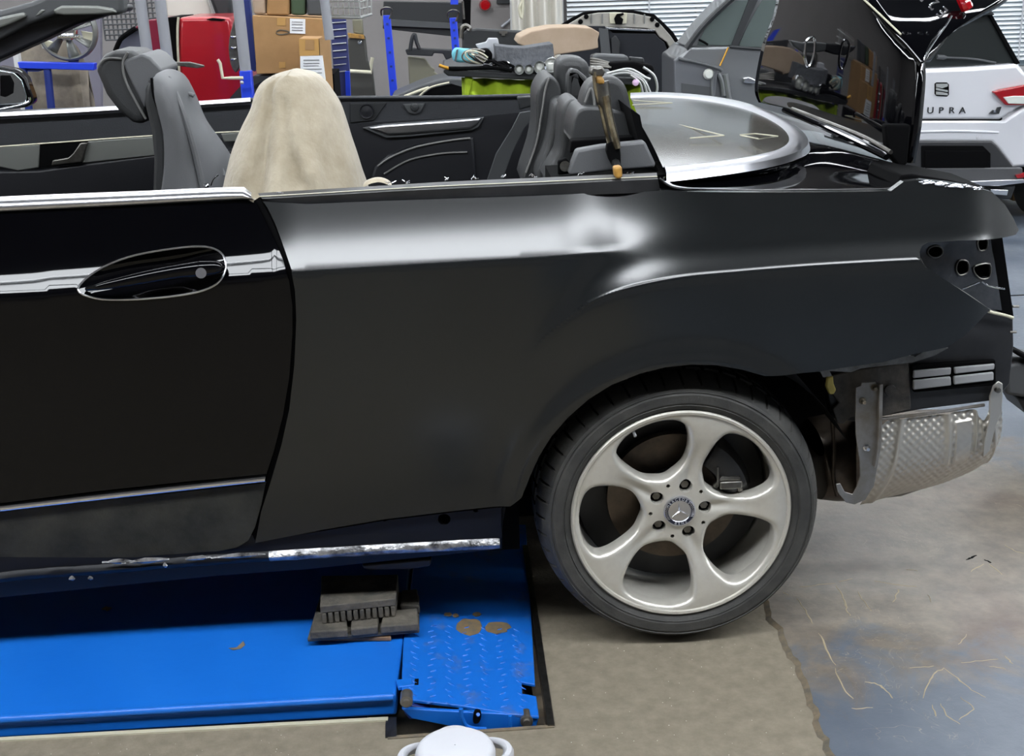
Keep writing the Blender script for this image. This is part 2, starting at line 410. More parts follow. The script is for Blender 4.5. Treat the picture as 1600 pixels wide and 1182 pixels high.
def onbody(px, py, off=0):
    y = 0
    for _ in range(8):
        p = P(px, py, y); y = .5*y+.5*(float(F(p.x, p.z))+off)
    p = P(px, py, y); return p
def panel(name, outline, m, parent, holes=[], step=.009, flange=.02, off=0, sm=0, **k):
    if sm: outline = sm2(outline, sm)
    ol = [onbody(*q, off) for q in outline]; ol = dens([(v.x, v.z) for v in ol], step)
    hl = []
    for h in holes:
        hh = [onbody(*q, off) for q in h]; hl.append(dens([(v.x, v.z) for v in hh], step/2))
    A = np.array(ol); x0, z0 = A.min(0); x1, z1 = A.max(0)
    gx, gz = np.meshgrid(np.arange(x0, x1, step), np.arange(z0, z1, step)); g = np.stack([gx.ravel(), gz.ravel()], 1)
    ok = inside(g, ol) & (bdist(g, ol) > step*.45); extra = []
    for h in hl: ok &= ~inside(g, h) & (bdist(g, h) > step*.3)
    for cx_, cz_ in ((c1x, c1z), (c2x, c2z)):
        xs = np.arange(x0, x1, step*.8)
        for o_ in ((-.0035, 0, .0035) if cx_ is c1x else (-.0065, -.0035, -.0018, 0, .0018, .0035, .0065)):
            e_ = np.stack([xs, np.interp(xs, cx_, cz_)+o_], 1)
            ok &= ~((np.abs(g[:, 1]-np.interp(g[:, 0], cx_, cz_)) < .0095))
            ke = inside(e_, ol) & (bdist(e_, ol) > step*.3)
            for h in hl: ke &= ~inside(e_, h) & (bdist(e_, h) > step*.3)
            extra.append(e_[ke])
    V, T = cdt(ol, hl, list(g[ok])+[q for e_ in extra for q in e_])
    Y = F(V[:, 0], V[:, 1])+off
    e = 1e-4
    fx = (F(V[:, 0]+e, V[:, 1])-F(V[:, 0]-e, V[:, 1]))/(2*e); fz = (F(V[:, 0], V[:, 1]+e)-F(V[:, 0], V[:, 1]-e))/(2*e)
    N = np.stack([fx, -np.ones(len(V)), fz], 1); N /= np.linalg.norm(N, axis=1)[:, None]
    v = [(V[i, 0], Y[i], V[i, 1]) for i in range(len(V))]; f = []
    for t in T:
        a, b, c = [Vector(v[i]) for i in t]
        n = (b-a).cross(c-a); f.append(tuple(t) if n.y < 0 else tuple(t[::-1]))
    nfront = len(f)
    # flange
    ed = {}
    for t in f:
        for a, b in ((t[0], t[1]), (t[1], t[2]), (t[2], t[0])):
            ed[(a, b)] = 1
    bd = [(a, b) for a, b in ed if (b, a) not in ed]
    mp = {}
    for a, b in bd:
        for q in (a, b):
            if q not in mp: mp[q] = len(v); v.append((v[q][0], v[q][1]+flange, v[q][2]))
    for a, b in bd: f.append((b, a, mp[a], mp[b]))
    me = bpy.data.meshes.new(name); me.from_pydata(v, [], f); me.shade_smooth()
    nl = []
    for pi_, p in enumerate(me.polygons):
        for vi in p.vertices:
            nl.append(tuple(N[vi]) if pi_ < nfront else tuple(p.normal))
    me.normals_split_custom_set(nl)
    o = bpy.data.objects.new(name, me); COL.objects.link(o); me.materials.append(M[m]); o.parent = parent
    o.matrix_parent_inverse = wm(parent).inverted()
    for a, b in k.items(): o[a] = b
    return o

car = thing('convertible_car', 'black open convertible with the rear quarter in matt primer, standing in the foreground', 'car', (0, .9, 0))
# rear quarter
arch = [(1195, 588), (1160, 578), (1120, 571), (1080, 570), (1040, 574), (1000, 584), (955, 602), (920, 624), (888, 652), (862, 682), (843, 712), (828, 745), (815, 778), (800, 791)]
quarter = [(411, 315), (480, 319), (600, 314), (720, 310), (860, 305), (1000, 300), (1042, 297), (1062, 299), (1100, 300), (1250, 301), (1392, 299), (1412, 284), (1440, 281), (1480, 285), (1520, 291), (1550, 300), (1570, 319), (1585, 343), (1593, 360), (1588, 367), (1565, 372), (1500, 376), (1450, 379), (1441, 384), (1437, 394), (1438, 406), (1447, 418), (1475, 436), (1510, 459), (1547, 484), (1528, 504), (1508, 524), (1480, 543), (1430, 553), (1380, 566), (1330, 573), (1280, 581), (1225, 587)] + arch[:-1] + [(797, 792), (700, 800), (600, 812), (500, 829), (399, 849), (408, 800), (424, 750), (440, 695), (452, 640), (460, 570), (463, 500), (461, 455), (455, 420), (444, 388), (430, 350), (418, 325)]
panel('quarter_panel', quarter, 'primer', car, label='rear quarter panel in matt grey-black primer')
# rocker area under the quarter
def oval(cx, cy, a, b, n=14): return [(cx+a*cos(2*pi*i/n), cy+b*sin(2*pi*i/n)) for i in range(n)]
rk = [(399, 851), (500, 831), (600, 814), (700, 802), (790, 794), (786, 815), (784, 842), (600, 854), (480, 862), (350, 872), (380, 862)]
M['sillp'] = mat('sill_paint', (16, 18, 24), .45, 0, 0, spec=.25)
panel('rocker_panel', rk, 'sillp', car, holes=[oval(694, 812, 10, 9), oval(601, 813, 4, 2.5), oval(456, 828, 4, 2.5), oval(743, 799, 4, 2)], off=.012, label='bare inner sill panel with drain holes')
# dark backing body behind the panels
mb = MB()
mb.box((-1.65, .17, .60), (2.5, .04, .66)); mb.box((-.33, .17, .72), (.3, .04, .4)); mb.box((.30, .30, .80), (.75, .04, .20))
mb.box((-1.6, .95, .27), (3.1, 1.5, .05)); mb.box((.35, .95, .62), (.6, 1.35, .05)); mb.box((-1.6, 1.76, .6), (3.1, .04, .62))
mb.box((.05, .42, .58), (.85, .03, .62)); mb.box((-.385, .22, .30), (.07, .2, .2))
mb.build('inner_body', 'void', car)
# wheel housing
mb = MB(); pr = []
rows = []
for k in range(25):
    a = radians(25+163*k/24)
    rows.append([(.395*cos(a), y, .318+.375*sin(a)) for y in (-.0, .1, .38)])
mb.grid(rows); mb.build('wheel_arch_liner', 'void', car)
mb = MB().grid([[(.395*cos(a)*s, .38, .318+.375*sin(a)*s) for s in (.05, 1)] for a in [radians(25+163*k/24) for k in range(25)]])
mb.build('wheel_arch_liner', 'void', car)

# door
handle = [(122, 452), (150, 424), (200, 402), (260, 390), (312, 385), (340, 391), (352, 406), (350, 428), (338, 444), (310, 456), (260, 464), (200, 468), (150, 466)]
door = [(-300, 347), (0, 333), (200, 323), (385, 313), (400, 318), (414, 345), (430, 378), (443, 408), (452, 440), (457, 480), (457, 520), (452, 590), (442, 650), (428, 705), (416, 742), (300, 752), (150, 768), (0, 787), (-300, 822)]
panel('door', door, 'gloss', car, holes=[sm2(handle, 3)], label='glossy black driver door')
panel('door_lower_section', [(-300, 836), (0, 801), (150, 784), (300, 768), (415, 755), (408, 790), (398, 825), (388, 845), (370, 856), (340, 862), (250, 868), (100, 882), (0, 893), (-300, 924)], 'lower', car, off=.004, label='dusty unpainted lower door section')
def strip(name, top, bot, m, parent, off=-.004, bulge=.006, n=24, smooth=6, **k):
    # bowed moulding between two pixel lines lying on the body side
    def samp(l):
        q = cat_([onbody(*p) for p in l], 8); d = [0]
        for a, b in zip(q, q[1:]): d.append(d[-1]+(b-a).length)
        out = []
        for i in range(n):
            t = d[-1]*i/(n-1); j = min(max(0, np.searchsorted(d, t)-1), len(q)-2)
            u = (t-d[j])/max(1e-9, d[j+1]-d[j]); out.append(q[j].lerp(q[j+1], u))
        return out
    A, B = samp(top), samp(bot); rows = []
    for i in range(n):
        r = []
        for s in (0, .12, .3, .5, .7, .88, 1): 
            p = A[i].lerp(B[i], s); h = off - bulge*sin(pi*s)**.6 if 0 < s < 1 else off+.012
            r.append(p+Vector((0, h, 0)))
        rows.append(r)
    o = MB().grid(rows).build(name, m, parent, sharp=50)
    for a, b in k.items(): o[a] = b
    return o
strip('door_moulding', [(-300, 823), (0, 788), (200, 765), (416, 742)], [(-300, 835), (0, 800), (200, 777), (414, 753)], 'chrome', car, label='chrome strip low on the door')
strip('belt_moulding', [(-300, 325), (0, 309), (200, 301), (383, 294), (392, 303)], [(-300, 347), (0, 333), (200, 323), (388, 313), (399, 313)], 'satin', car, off=.002, bulge=.016, label='bright metal strip along the door top')
# door gap rubber, dark
gap = [(404, 312), (420, 340), (436, 375), (449, 410), (457, 450), (460, 500), (459, 570), (450, 640), (437, 700), (420, 755), (406, 800), (396, 845)]
MB().tube([onbody(x, y, .022) for x, y in gap], .012, 6).build('door_gap_shadow_seal', 'void', car)
# handle
hb = thing('door_handle', None, None); hb.parent = car; hb.matrix_parent_inverse = wm(car).inverted()
hb['label'] = 'black door handle in a pale-rimmed bowl with keyhole'
bowl = [onbody(x, y, 0) for x, y in sm2(handle, 4)]; cb = sum(bowl, Vector())/len(bowl)
rows = [[cb.lerp(p, s)+Vector((0, .034*(1-s**2.2), 0)) for p in bowl+[bowl[0]]] for s in (.02, .3, .55, .75, .9, 1)]
MB().grid(rows).build('bowl', 'gloss', hb)
MB().tube([p+Vector((0, -.002, 0)) for p in bowl+[bowl[0]]], .0022, 6).build('rim', 'satin', hb)
gr = [(135, 452, 3), (160, 447, 6), (200, 439, 9), (240, 431, 10.5), (280, 424, 11), (315, 420, 13), (340, 418, 10), (348, 417, 4)]
mb = MB(); path = [onbody(x, y, -.006 if i in (0, len(gr)-1) else -.026) for i, (x, y, r) in enumerate(gr)]
cp = cat_(path, 5); rr = np.interp(np.linspace(0, 1, len(cp)), np.linspace(0, 1, len(gr)), [g[2] for g in gr])*.00135
mb.tube(cp, list(rr), 12).build('grip', 'gloss', hb)
MB().tube([onbody(314, 427, -.036), onbody(314, 427, -.044)], .0105, 18).build('keyhole', 'satin', hb)
# top flange of the quarter with scraped edge
rows = []
fl = [(403, 302), (450, 299), (600, 290), (700, 284), (860, 277), (1026, 270)]; fb = [(410, 311), (450, 309), (600, 300), (700, 295), (860, 288), (1028, 280)]
A = cat_([onbody(x, y, .0) for x, y in fb], 8); B = cat_([onbody(x, y, .012) for x, y in fb], 8)
fm = [((a[0]+b[0])/2, a[1]*.35+b[1]*.65) for a, b in zip(fl, fb)]
A = cat_([onbody(*q) for q in fb], 10); Bm = cat_([P(*q, onbody(*q2).y+.012) for q, q2 in zip(fm, fb)], 10); Cc = cat_([P(*q, onbody(*q2).y+.045) for q, q2 in zip(fl, fb)], 10)
A0 = cat_([onbody(*q, .014) for q in [(408, 318), (450, 321), (600, 316), (700, 312), (860, 307), (1032, 300)]], 10)
MB().grid([A0, A, Bm]).build('quarter_flange', 'dark', car)
MB().grid([Bm, Cc]).build('window_channel', 'dark', car, label='stripped window channel with chipped edges')
MB().tube([p+Vector((0, -.001, .001)) for p in Bm], .0011, 6).build('flange_edge', 'cream', car)
for x, y in [(438, 302), (610, 287), (632, 285), (700, 281), (742, 279), (785, 277), (830, 276), (905, 273), (985, 272)]:
    mb = MB()
    for j in range(4):
        q = P(x+RNG.uniform(-6, 6), y+RNG.uniform(-2, 2), .085)
        mb.tube([q, q+Vector((RNG.uniform(-.009, .009), .012, RNG.uniform(-.003, .003)))], .0009, 5)
    mb.build('chipped_spot', 'chrome', car)

# sill edge: scraped tube along the bottom
sp = [(-300, 948, -.0), (0, 905, 0), (150, 893, 0), (300, 880, 0), (420, 872, 0), (600, 861, 0), (781, 852, 0)]
pts = cat_([P(x, y, .012) for x, y, _ in sp], 8)
mb = MB(); rows = []
for i, p in enumerate(pts):
    w_ = .016+RNG.uniform(-.001, .001)
    rows.append([p+Vector((0, .03*(1-cos(a)) - .0, w_*sin(a)*1.15)) + Vector((0, RNG.uniform(-.001, .001), 0)) for a in np.linspace(-pi/2, pi/2, 7)])
k = int(len(rows)*.66)
MB().grid(rows[k:]).build('sill_seam', 'scraped', car, label='scraped bright weld seam of the sill')
MB().grid(rows[:k+1]).build('sill_tube', 'sillp', car)
# bare paint chips on the front part
for a, b in (((160, 879), (215, 877)), ((190, 880), (265, 874)), ((290, 874), (330, 871)), ((330, 872), (415, 866)), ((108, 905), (118, 904)), ((138, 904), (146, 904)), ((255, 884), (262, 884))):
    q = [P(a[0], a[1], .006), P(b[0], b[1], .006)]; n = 7; mb = MB(); T_ = []
    for i in range(n):
        u = i/(n-1); c = q[0].lerp(q[1], u); hgt = .006*sin(pi*min(.95, max(.05, u)))+RNG.uniform(0, .003)
        T_.append([c+Vector((0, -.002, hgt)), c+Vector((0, -.004, 0)), c+Vector((0, 0, -hgt*.7))])
    mb.grid(T_).build('bare_metal_chip', 'scraped', car)
for x in range(455, 790, 46):
    MB().lathe([(.0001, -.003), (.0028, -.002), (.0032, .002)], P(x, 846-(x-455)*.048-7, .035), 'Y', 8).build('rivet', 'steel', car)
# lower sill skin and underside
q = [P(x, y, .02) for x, y in [(-300, 940), (0, 896), (340, 866), (480, 858), (784, 840)]]
q2 = [P(x, y, .04) for x, y in [(-300, 972), (0, 934), (340, 900), (480, 890), (784, 858)]]
MB().grid([[a+Vector((0, .0, .04)) for a in q], q, q2, [a+Vector((0, .3, .02)) for a in q2]]).build('sill_underside', 'sillp', car)
mb = MB().prism([P(x, y, .10) for x, y in [(565, 884), (675, 874), (672, 886), (640, 891), (580, 892), (568, 890)]], (0, .2, 0)); mb.build('jacking_point', 'dark', car, bevel=.004)

MB().box((.08, 1.0, .24), (.5, .95, .2)).build('rear_axle', 'void', car, bevel=.03)
MB().lathe([(.2, 1.5), (.30, 1.5), (.318, 1.52), (.318, 1.70), (.30, 1.73), (.2, 1.73)], (0, 0, .318), 'Y', 64).build('far_rear_tyre', 'tyre', car)
MB().lathe([(.001, 1.52), (.2, 1.5), (.2, 1.7), (.001, 1.7)], (0, 0, .318), 'Y', 48).build('far_wheel_disc', 'void', car)
# ------------------------------------------------------------------ rear wheel
wh = thing('rear_wheel', None, None); wh.parent = car; wh.matrix_parent_inverse = wm(car).inverted()
wh['label'] = 'five-spoke silver alloy wheel with low-profile tyre'
RR = .243; WC = Vector((0, .0, .318))
N_ = 576
# tyre: profile (radius, y) ; sidewall then tread with shoulder grooves
prof = [(.236, .018), (.243, .006), (.249, .002), (.262, -.005), (.280, -.006), (.292, .000), (.299, .012), (.3045, .022), (.3095, .036), (.3135, .052), (.316, .066), (.3165, .07), (.3165, .074), (.3175, .078), (.318, .11), (.318, .114), (.3185, .118), (.3185, .16), (.3185, .165), (.318, .17), (.316, .20), (.309, .225), (.295, .24), (.27, .245), (.236, .23)]
vs = []; fs = []
for i, (r, y) in enumerate(prof):
    for k in range(N_):
        a = 2*pi*k/N_; rr = r
        if 6 <= i <= 20:
            ph = k % 12
            if i <= 11 and i >= 7 and ph == 0: rr -= .008
            if i in (6,) and ph == 0: rr -= .002
            if 13 <= i <= 20 and ph in (6, 7): rr -= .008
        if i in (11, 12, 15, 18): rr -= .006
        x, z = rr*cos(a+.012*(i-8)*.25), rr*sin(a+.012*(i-8)*.25)
        if WC.z+z < .0: z = -WC.z
        vs.append((WC.x+x, WC.y+y, WC.z+z))
m_ = len(prof)
fs = [(i*N_+k, i*N_+(k+1) % N_, (i+1)*N_+(k+1) % N_, (i+1)*N_+k) for i in range(m_-1) for k in range(N_)]
MB().add(vs, fs).build('tyre', 'tyre', wh, sharp=25)
for r, y in ((.2565, -.0035), (.2865, -.0045)):
    MB().lathe([(r-.0012, y+.001), (r, y-.0012), (r+.0012, y+.001)], WC, 'Y', 96).build('sidewall_ring', 'tyre', wh)
# rim barrel and lip
MB().lathe([(.234, .222), (.228, .21), (.222, .10), (.221, .055), (.2265, .028), (.229, .022)], WC, 'Y', 96).build('barrel', 'alloy', wh)
MB().lathe([(.229, .022), (.2305, .008), (.2345, .000), (.2395, -.001), (.243, .003), (.243, .010)], WC, 'Y', 128).build('rim_lip', 'alloy', wh)
# spokes: a face with five windows
OFF = radians(39)
win = [(.33, 1), (.375, 15), (.46, 24), (.60, 26), (.76, 25), (.865, 21), (.915, 10), (.92, -4), (.905, -16), (.85, -23), (.72, -27), (.58, -29), (.46, -27), (.37, -16)]
def polar(c, off): return [(r*RR*cos(off+radians(a)), r*RR*sin(off+radians(a))) for r, a in c]
wins = [[(v.x, v.y) for v in cat_([(x, z, 0) for x, z in polar(win, OFF+k*2*pi/5)], 6, True)] for k in range(5)]
lugs = [[(.237*RR*cos(a)+.0147*cos(t), .237*RR*sin(a)+.0147*sin(t)) for t in np.linspace(0, 2*pi, 18, endpoint=False)] for a in [OFF+radians(36+1)+k*2*pi/5 for k in range(5)]]
dots = [[(.262*RR*cos(a)+.0046*cos(t), .262*RR*sin(a)+.0046*sin(t)) for t in np.linspace(0, 2*pi, 10, endpoint=False)] for a in [OFF+radians(2)+k*2*pi/5 for k in range(5)]]
outer = [(.2335*cos(t), .2335*sin(t)) for t in np.linspace(0, 2*pi, 160, endpoint=False)]
gp = []
for r in np.arange(.006, .2325, .0036):
    n = max(6, int(2*pi*r/.0038)); 
    for k in range(n): gp.append((r*cos(2*pi*k/n+r*9), r*sin(2*pi*k/n+r*9)))
gp = np.array(gp); dW = np.min([bdist(gp, w_) for w_ in wins], 0); ok = dW > .0018
for h in wins+lugs+dots: ok &= ~inside(gp, h)
for h in lugs+dots: ok &= bdist(gp, h) > .0015
V, T = cdt(outer, wins+lugs+dots, gp[ok])
dW = np.min([bdist(V, w_) for w_ in wins], 0)
dL = np.min([bdist(V, h) for h in lugs], 0)
r = np.hypot(V[:, 0], V[:, 1]); th = np.arctan2(V[:, 1], V[:, 0])
base = .030 - .026*sst(.07, .225, r) + .006*np.exp(-(r/.05)**2)*0 - .0
rel = (np.degrees(th-OFF-radians(37)) + 36) % 72 - 36      # angle from spoke axis
wdt = r*np.radians(rel)
valley = .0085*np.exp(-((wdt-.05*(r-.06)*.6)/(.0085+.03*r))**2)*sst(.055, .075, r)*(1-sst(.10, .185, r))
bev = .0085*(1-np.clip(dW/.011, 0, 1))**2
Yf = base+valley+bev
front = [(V[i, 0]+WC.x, WC.y+Yf[i], V[i, 1]+WC.z) for i in range(len(V))]
f = []
for t in T:
    a, b, c = [Vector(front[i]) for i in t]; n = (b-a).cross(c-a); f.append(tuple(int(q) for q in t) if n.y < 0 else tuple(int(q) for q in t[::-1]))
ed = set()
for t in f:
    for a, b in ((t[0], t[1]), (t[1], t[2]), (t[2], t[0])): ed.add((a, b))
bd = [(a, b) for a, b in ed if (b, a) not in ed]; mp = {}; v = list(front)
for a, b in bd:
    for q in (a, b):
        if q not in mp:
            mp[q] = len(v); rq = hypot(v[q][0], v[q][2]-WC.z); dd = .034 if rq > .08 else .02
            v.append((v[q][0], v[q][1]+dd, v[q][2]))
for a, b in bd: f.append((b, a, mp[a], mp[b]))
MB().add(v, f).build('spokes', 'alloy', wh, sharp=42, recalc=False)
MB().lathe([(.001, .055), (.075, .056), (.08, .09)], WC, 'Y', 40).build('hub', 'void', wh)
for lg in lugs:
    cx_ = sum(p[0] for p in lg)/len(lg); cz_ = sum(p[1] for p in lg)/len(lg)
    MB().lathe([(.0001, .044), (.009, .044), (.0095, .05)], WC+Vector((cx_, 0, cz_)), 'Y', 6).build('wheel_bolt', 'steel', wh)
# centre cap with laurel ring, star and lettering
cap = MB().lathe([(.0001, .0245), (.0245, .0255), (.0255, .0235), (.032, .0235), (.0335, .0225), (.0352, .0235), (.0356, .034)], WC, 'Y', 64).build('centre_cap', 'satin', wh)
M['capblue'] = mat('cap_band', (38, 42, 58), .25, .3)
MB().lathe([(.0255, .0228), (.0325, .0228)], WC, 'Y', 64).build('cap_band', 'capblue', wh)
def star(c, R_, y, m, parent, a0=pi/2+.12):
    vs = [(c[0], c[1]+y-.0035, c[2])]
    for k in range(6):
        a = a0+k*pi/3; q = R_ if k % 2 == 0 else R_*.13
        vs.append((c[0]+q*cos(a), c[1]+y, c[2]+q*sin(a)))
    return MB().add(vs, [(0, 1+k, 1+(k+1) % 6) for k in range(6)]).build('star', m, parent, sharp=5)
star(WC, .0235, .0243, 'chrome', wh)
MX = Matrix(((1, 0, 0), (0, 0, -1), (0, 1, 0)))   # text plane facing -y
def arc_text(body, R_, mid, step, top=True):
    me_all = MB()
    for i, ch in enumerate(body):
        a = mid - (i-(len(body)-1)/2)*step*(1 if top else -1)
        me = text_mesh(ch, .0085, .0004)
        rot = Matrix.Rotation(a-pi/2 if top else a+pi/2, 3, 'Z')
        vs = [MX @ (rot @ vv.co + Vector((R_*cos(a), R_*sin(a), 0))) + WC + Vector((0, .0225, 0)) for vv in me.vertices]
        me_all.add(vs, [tuple(p.vertices) for p in me.polygons])
    me_all.build('cap_lettering', 'white', wh, recalc=False)
arc_text('MERCEDES', .029, pi/2+.15, .27); arc_text('BENZ', .029, -pi/2+.1, .27, False)
for s in (-1, 1):   # laurel twigs
    mb = MB()
    for k in range(9):
        a = (.1 if s > 0 else pi+.1) + (k-4)*.13
        c = WC+Vector((.029*cos(a), .0222, .029*sin(a))); d = Vector((cos(a+.6*s), 0, sin(a+.6*s)))*.003
        mb.tube([c-d, c+d], [.0004, .001], 5)
    mb.build('laurel', 'satin', wh)
# valve, brake disc, caliper
MB().tube([WC+Vector((-.105, .03, .198)), WC+Vector((-.10, .012, .186))], .0035, 8).build('valve', 'white', wh)
MB().lathe([(.001, .075), (.07, .075), (.072, .11), (.15, .11), (.15, .132), (.02, .132)], WC, 'Y', 64).build('brake_disc', 'exh', wh)
MB().lathe([(.01, .15), (.215, .15), (.219, .16), (.2, .235), (.001, .236)], WC, 'Y', 48).build('backplate', 'dark', wh)
cal = MB()
rows = []
for a in np.linspace(radians(12), radians(58), 9):
    rows.append([WC+Vector((rr_*cos(a), yy, rr_*sin(a))) for rr_, yy in ((.105, .10), (.11, .065), (.13, .055), (.16, .06), (.172, .09), (.17, .13))])
cal.grid(rows).build('brake_caliper', 'dark', wh, thick=.006)
MB().tube([WC+Vector((.085, .06, .04)), WC+Vector((.10, .055, .062)), WC+Vector((.135, .055, .06)), WC+Vector((.14, .055, .03))], .007, 8).build('caliper_bracket', 'steel', wh)
MB().box(WC+Vector((.118, .052, .048)), (.05, .02, .018)).build('caliper_bracket', 'steel', wh, bevel=.003)
MB().tube([WC+Vector((.09, .05, .045)), WC+Vector((.088, .05, .09))], .0025, 6).build('retaining_spring', 'steel', wh)

# ------------------------------------------------------------------ tail: lamp recess, rear panel, heat shield, muffler
rec = [(1438, 378), (1500, 374), (1562, 372), (1566, 400), (1574, 445), (1583, 496), (1546, 490), (1510, 466), (1475, 442), (1447, 424), (1436, 408)]
holes = [oval(1466, 396, 13, 9, 12), [(1506, 412), (1521, 414), (1522, 430), (1508, 435), (1501, 426)], [(1534, 422), (1560, 420), (1560, 440), (1545, 443), (1533, 432)], [(1540, 382), (1556, 380), (1556, 396), (1543, 398)]]
def flatcdt(name, outer, holes, Yf, m, parent, th=.004, depth=.012, **k):
    ol = dens([(P(x, y, .1).x, P(x, y, .1).z) for x, y in outer], .02); hl = [[(P(x, y, .1).x, P(x, y, .1).z) for x, y in h] for h in holes]
    V, T = cdt(ol, hl, [])
    n = len(V); ed = set(); v = [(x, Yf(x, z), z) for x, z in V]; f = []
    for t in T:
        a, b, c = [Vector(v[int(i)]) for i in t]; nn = (b-a).cross(c-a); f.append(tuple(int(q) for q in t) if nn.y < 0 else tuple(int(q) for q in t[::-1]))
    for t in f:
        for a, b in ((t[0], t[1]), (t[1], t[2]), (t[2], t[0])): ed.add((a, b))
    mp = {}
    for a, b in ed:
        if (b, a) in ed: continue
        for q in (a, b):
            if q not in mp: mp[q] = len(v); v.append((v[q][0], v[q][1]+depth, v[q][2]))
        f.append((b, a, mp[a], mp[b]))
    return MB().add(v, f).build(name, m, parent, recalc=False, **k)
M['glossd'] = mat('recess_paint', (46, 47, 50), .25, 0, .5, (66, 67, 70), 14)
lr = flatcdt('tail_lamp_recess', rec, holes, lambda x, z: .085+.25*max(0, x-.45)+.10*max(0, .03-abs(z-.86))*2, 'glossd', car, depth=.03, label='empty tail lamp recess with open holes')
slab('recess_backing', [(1434, 376), (1566, 370), (1584, 496), (1545, 490), (1436, 412)], .16, .02, 'void', car)
ptube('recess_edge', [(1437, 404), (1447, 421), (1475, 439), (1512, 462), (1546, 486)], .06, .003, 'steel', car)
ptube('recess_edge', [(1503, 452), (1530, 441)], .10, .002, 'chrome', car); ptube('recess_edge', [(1534, 440), (1545, 447), (1570, 452)], .11, .002, 'chrome', car)
ptube('torn_seam', [(1542, 486), (1552, 489), (1570, 493), (1583, 497)], .075, .0035, 'cream', car)
for h_ in holes:
    q_ = [P(x, y, .1) for x, y in h_]; q_ = [Vector((p.x, .083+.25*max(0, p.x-.45)+.10*max(0, .03-abs(p.z-.86))*2, p.z)) for p in q_]
    MB().tube(cat_(q_, 3, True)+[q_[0]], .0018, 6).build('hole_rim', 'steel', car)
# rear side panel under the lamp and behind the quarter edge
slab('rear_side_panel', [(1280, 572), (1340, 566), (1480, 536), (1546, 484), (1583, 498), (1584, 540), (1578, 600), (1556, 626), (1440, 640), (1375, 652), (1340, 660), (1300, 655), (1290, 600)], .09, .03, 'dark', car, bevel=.003, label='dark grimy rear body panel')
M['grimy'] = mat('grimy_panel', (42, 40, 38), .6, 0, 0, (88, 82, 74), 16, .3, 40)
slab('crossmember', [(1292, 588), (1350, 577), (1420, 566), (1424, 640), (1375, 652), (1330, 652), (1318, 663), (1308, 662), (1300, 640), (1311, 630), (1296, 612)], .078, .01, 'grimy', car, bevel=.003, label='grimy ragged lower body bracket')
slab('torn_edge', [(1280, 578), (1335, 572), (1340, 566), (1415, 555), (1430, 558), (1443, 550), (1482, 544), (1460, 556), (1425, 567), (1345, 576), (1330, 582), (1296, 580), (1300, 588), (1286, 590)], .064, .006, 'steel', car, label='torn metal edge')
slab('yellow_sealant', [(1293, 591), (1302, 588), (1303, 600), (1307, 610), (1303, 617), (1296, 617), (1291, 605)], .066, .012, mat('sealant', (220, 200, 110), .6), car, bevel=.003)
# vent: frame and four flaps
vf = slab('vent_frame', [(1424, 573), (1432, 570), (1556, 563), (1557, 600), (1552, 603), (1428, 614)], .076, .012, 'void', car, bevel=.003, label='black vent frame with four grey flaps')
M['flap'] = mat('vent_flap', (150, 151, 153), .6)
for q in ([(1428, 580), (1487, 575), (1486, 586), (1427, 592)], [(1491, 575), (1555, 569), (1554, 578), (1492, 585)], [(1427, 595), (1486, 589), (1487, 603), (1427, 610)], [(1490, 589), (1553, 582), (1553, 595), (1491, 602)]):
    slab('vent_flap', q, .070, .008, 'flap', vf, bevel=.003)
MB().lathe([(.0001, -.006), (.012, -.005), (.013, .0)], P(1390, 609, .072), 'Y', 16).build('rubber_plug', 'grimy', car)
for x, y, l in ((1590, 479, 0), (1586, 519, 0)): MB().tube([P(x-8, y, .09), P(x+2, y, .09)], .003, 6).build('stud', 'steel', car)
# muffler
rows = []
prof = [(1268, 662, 700, .6), (1276, 655, 775, 1), (1300, 650, 778, 1.02), (1330, 648, 778, 1.02), (1400, 645, 770, 1), (1470, 645, 745, 1), (1505, 650, 710, .8)]
mb = MB(); cs = []
for x, yt, yb, k in prof:
    a, b = P(x, yt, .36), P(x, yb, .36); c = (a+b)/2; r_ = (a-b).length/2
    cs.append([c+Vector((0, .11*cos(t), r_*sin(t))) for t in np.linspace(0, 2*pi, 25)])
mb.grid(cs); mb.build('muffler', 'exh', car, label='brown heat-stained exhaust box', sharp=60)
ptube('muffler_seam', [(1300, 652), (1303, 700), (1302, 745), (1308, 775)], .245, .005, 'exh', car)
MB().grid([[P(1338, 645, .2), P(1338, 780, .2)], [P(1338, 645, .4), P(1338, 780, .4)]]).build('muffler_end', 'exh', car)
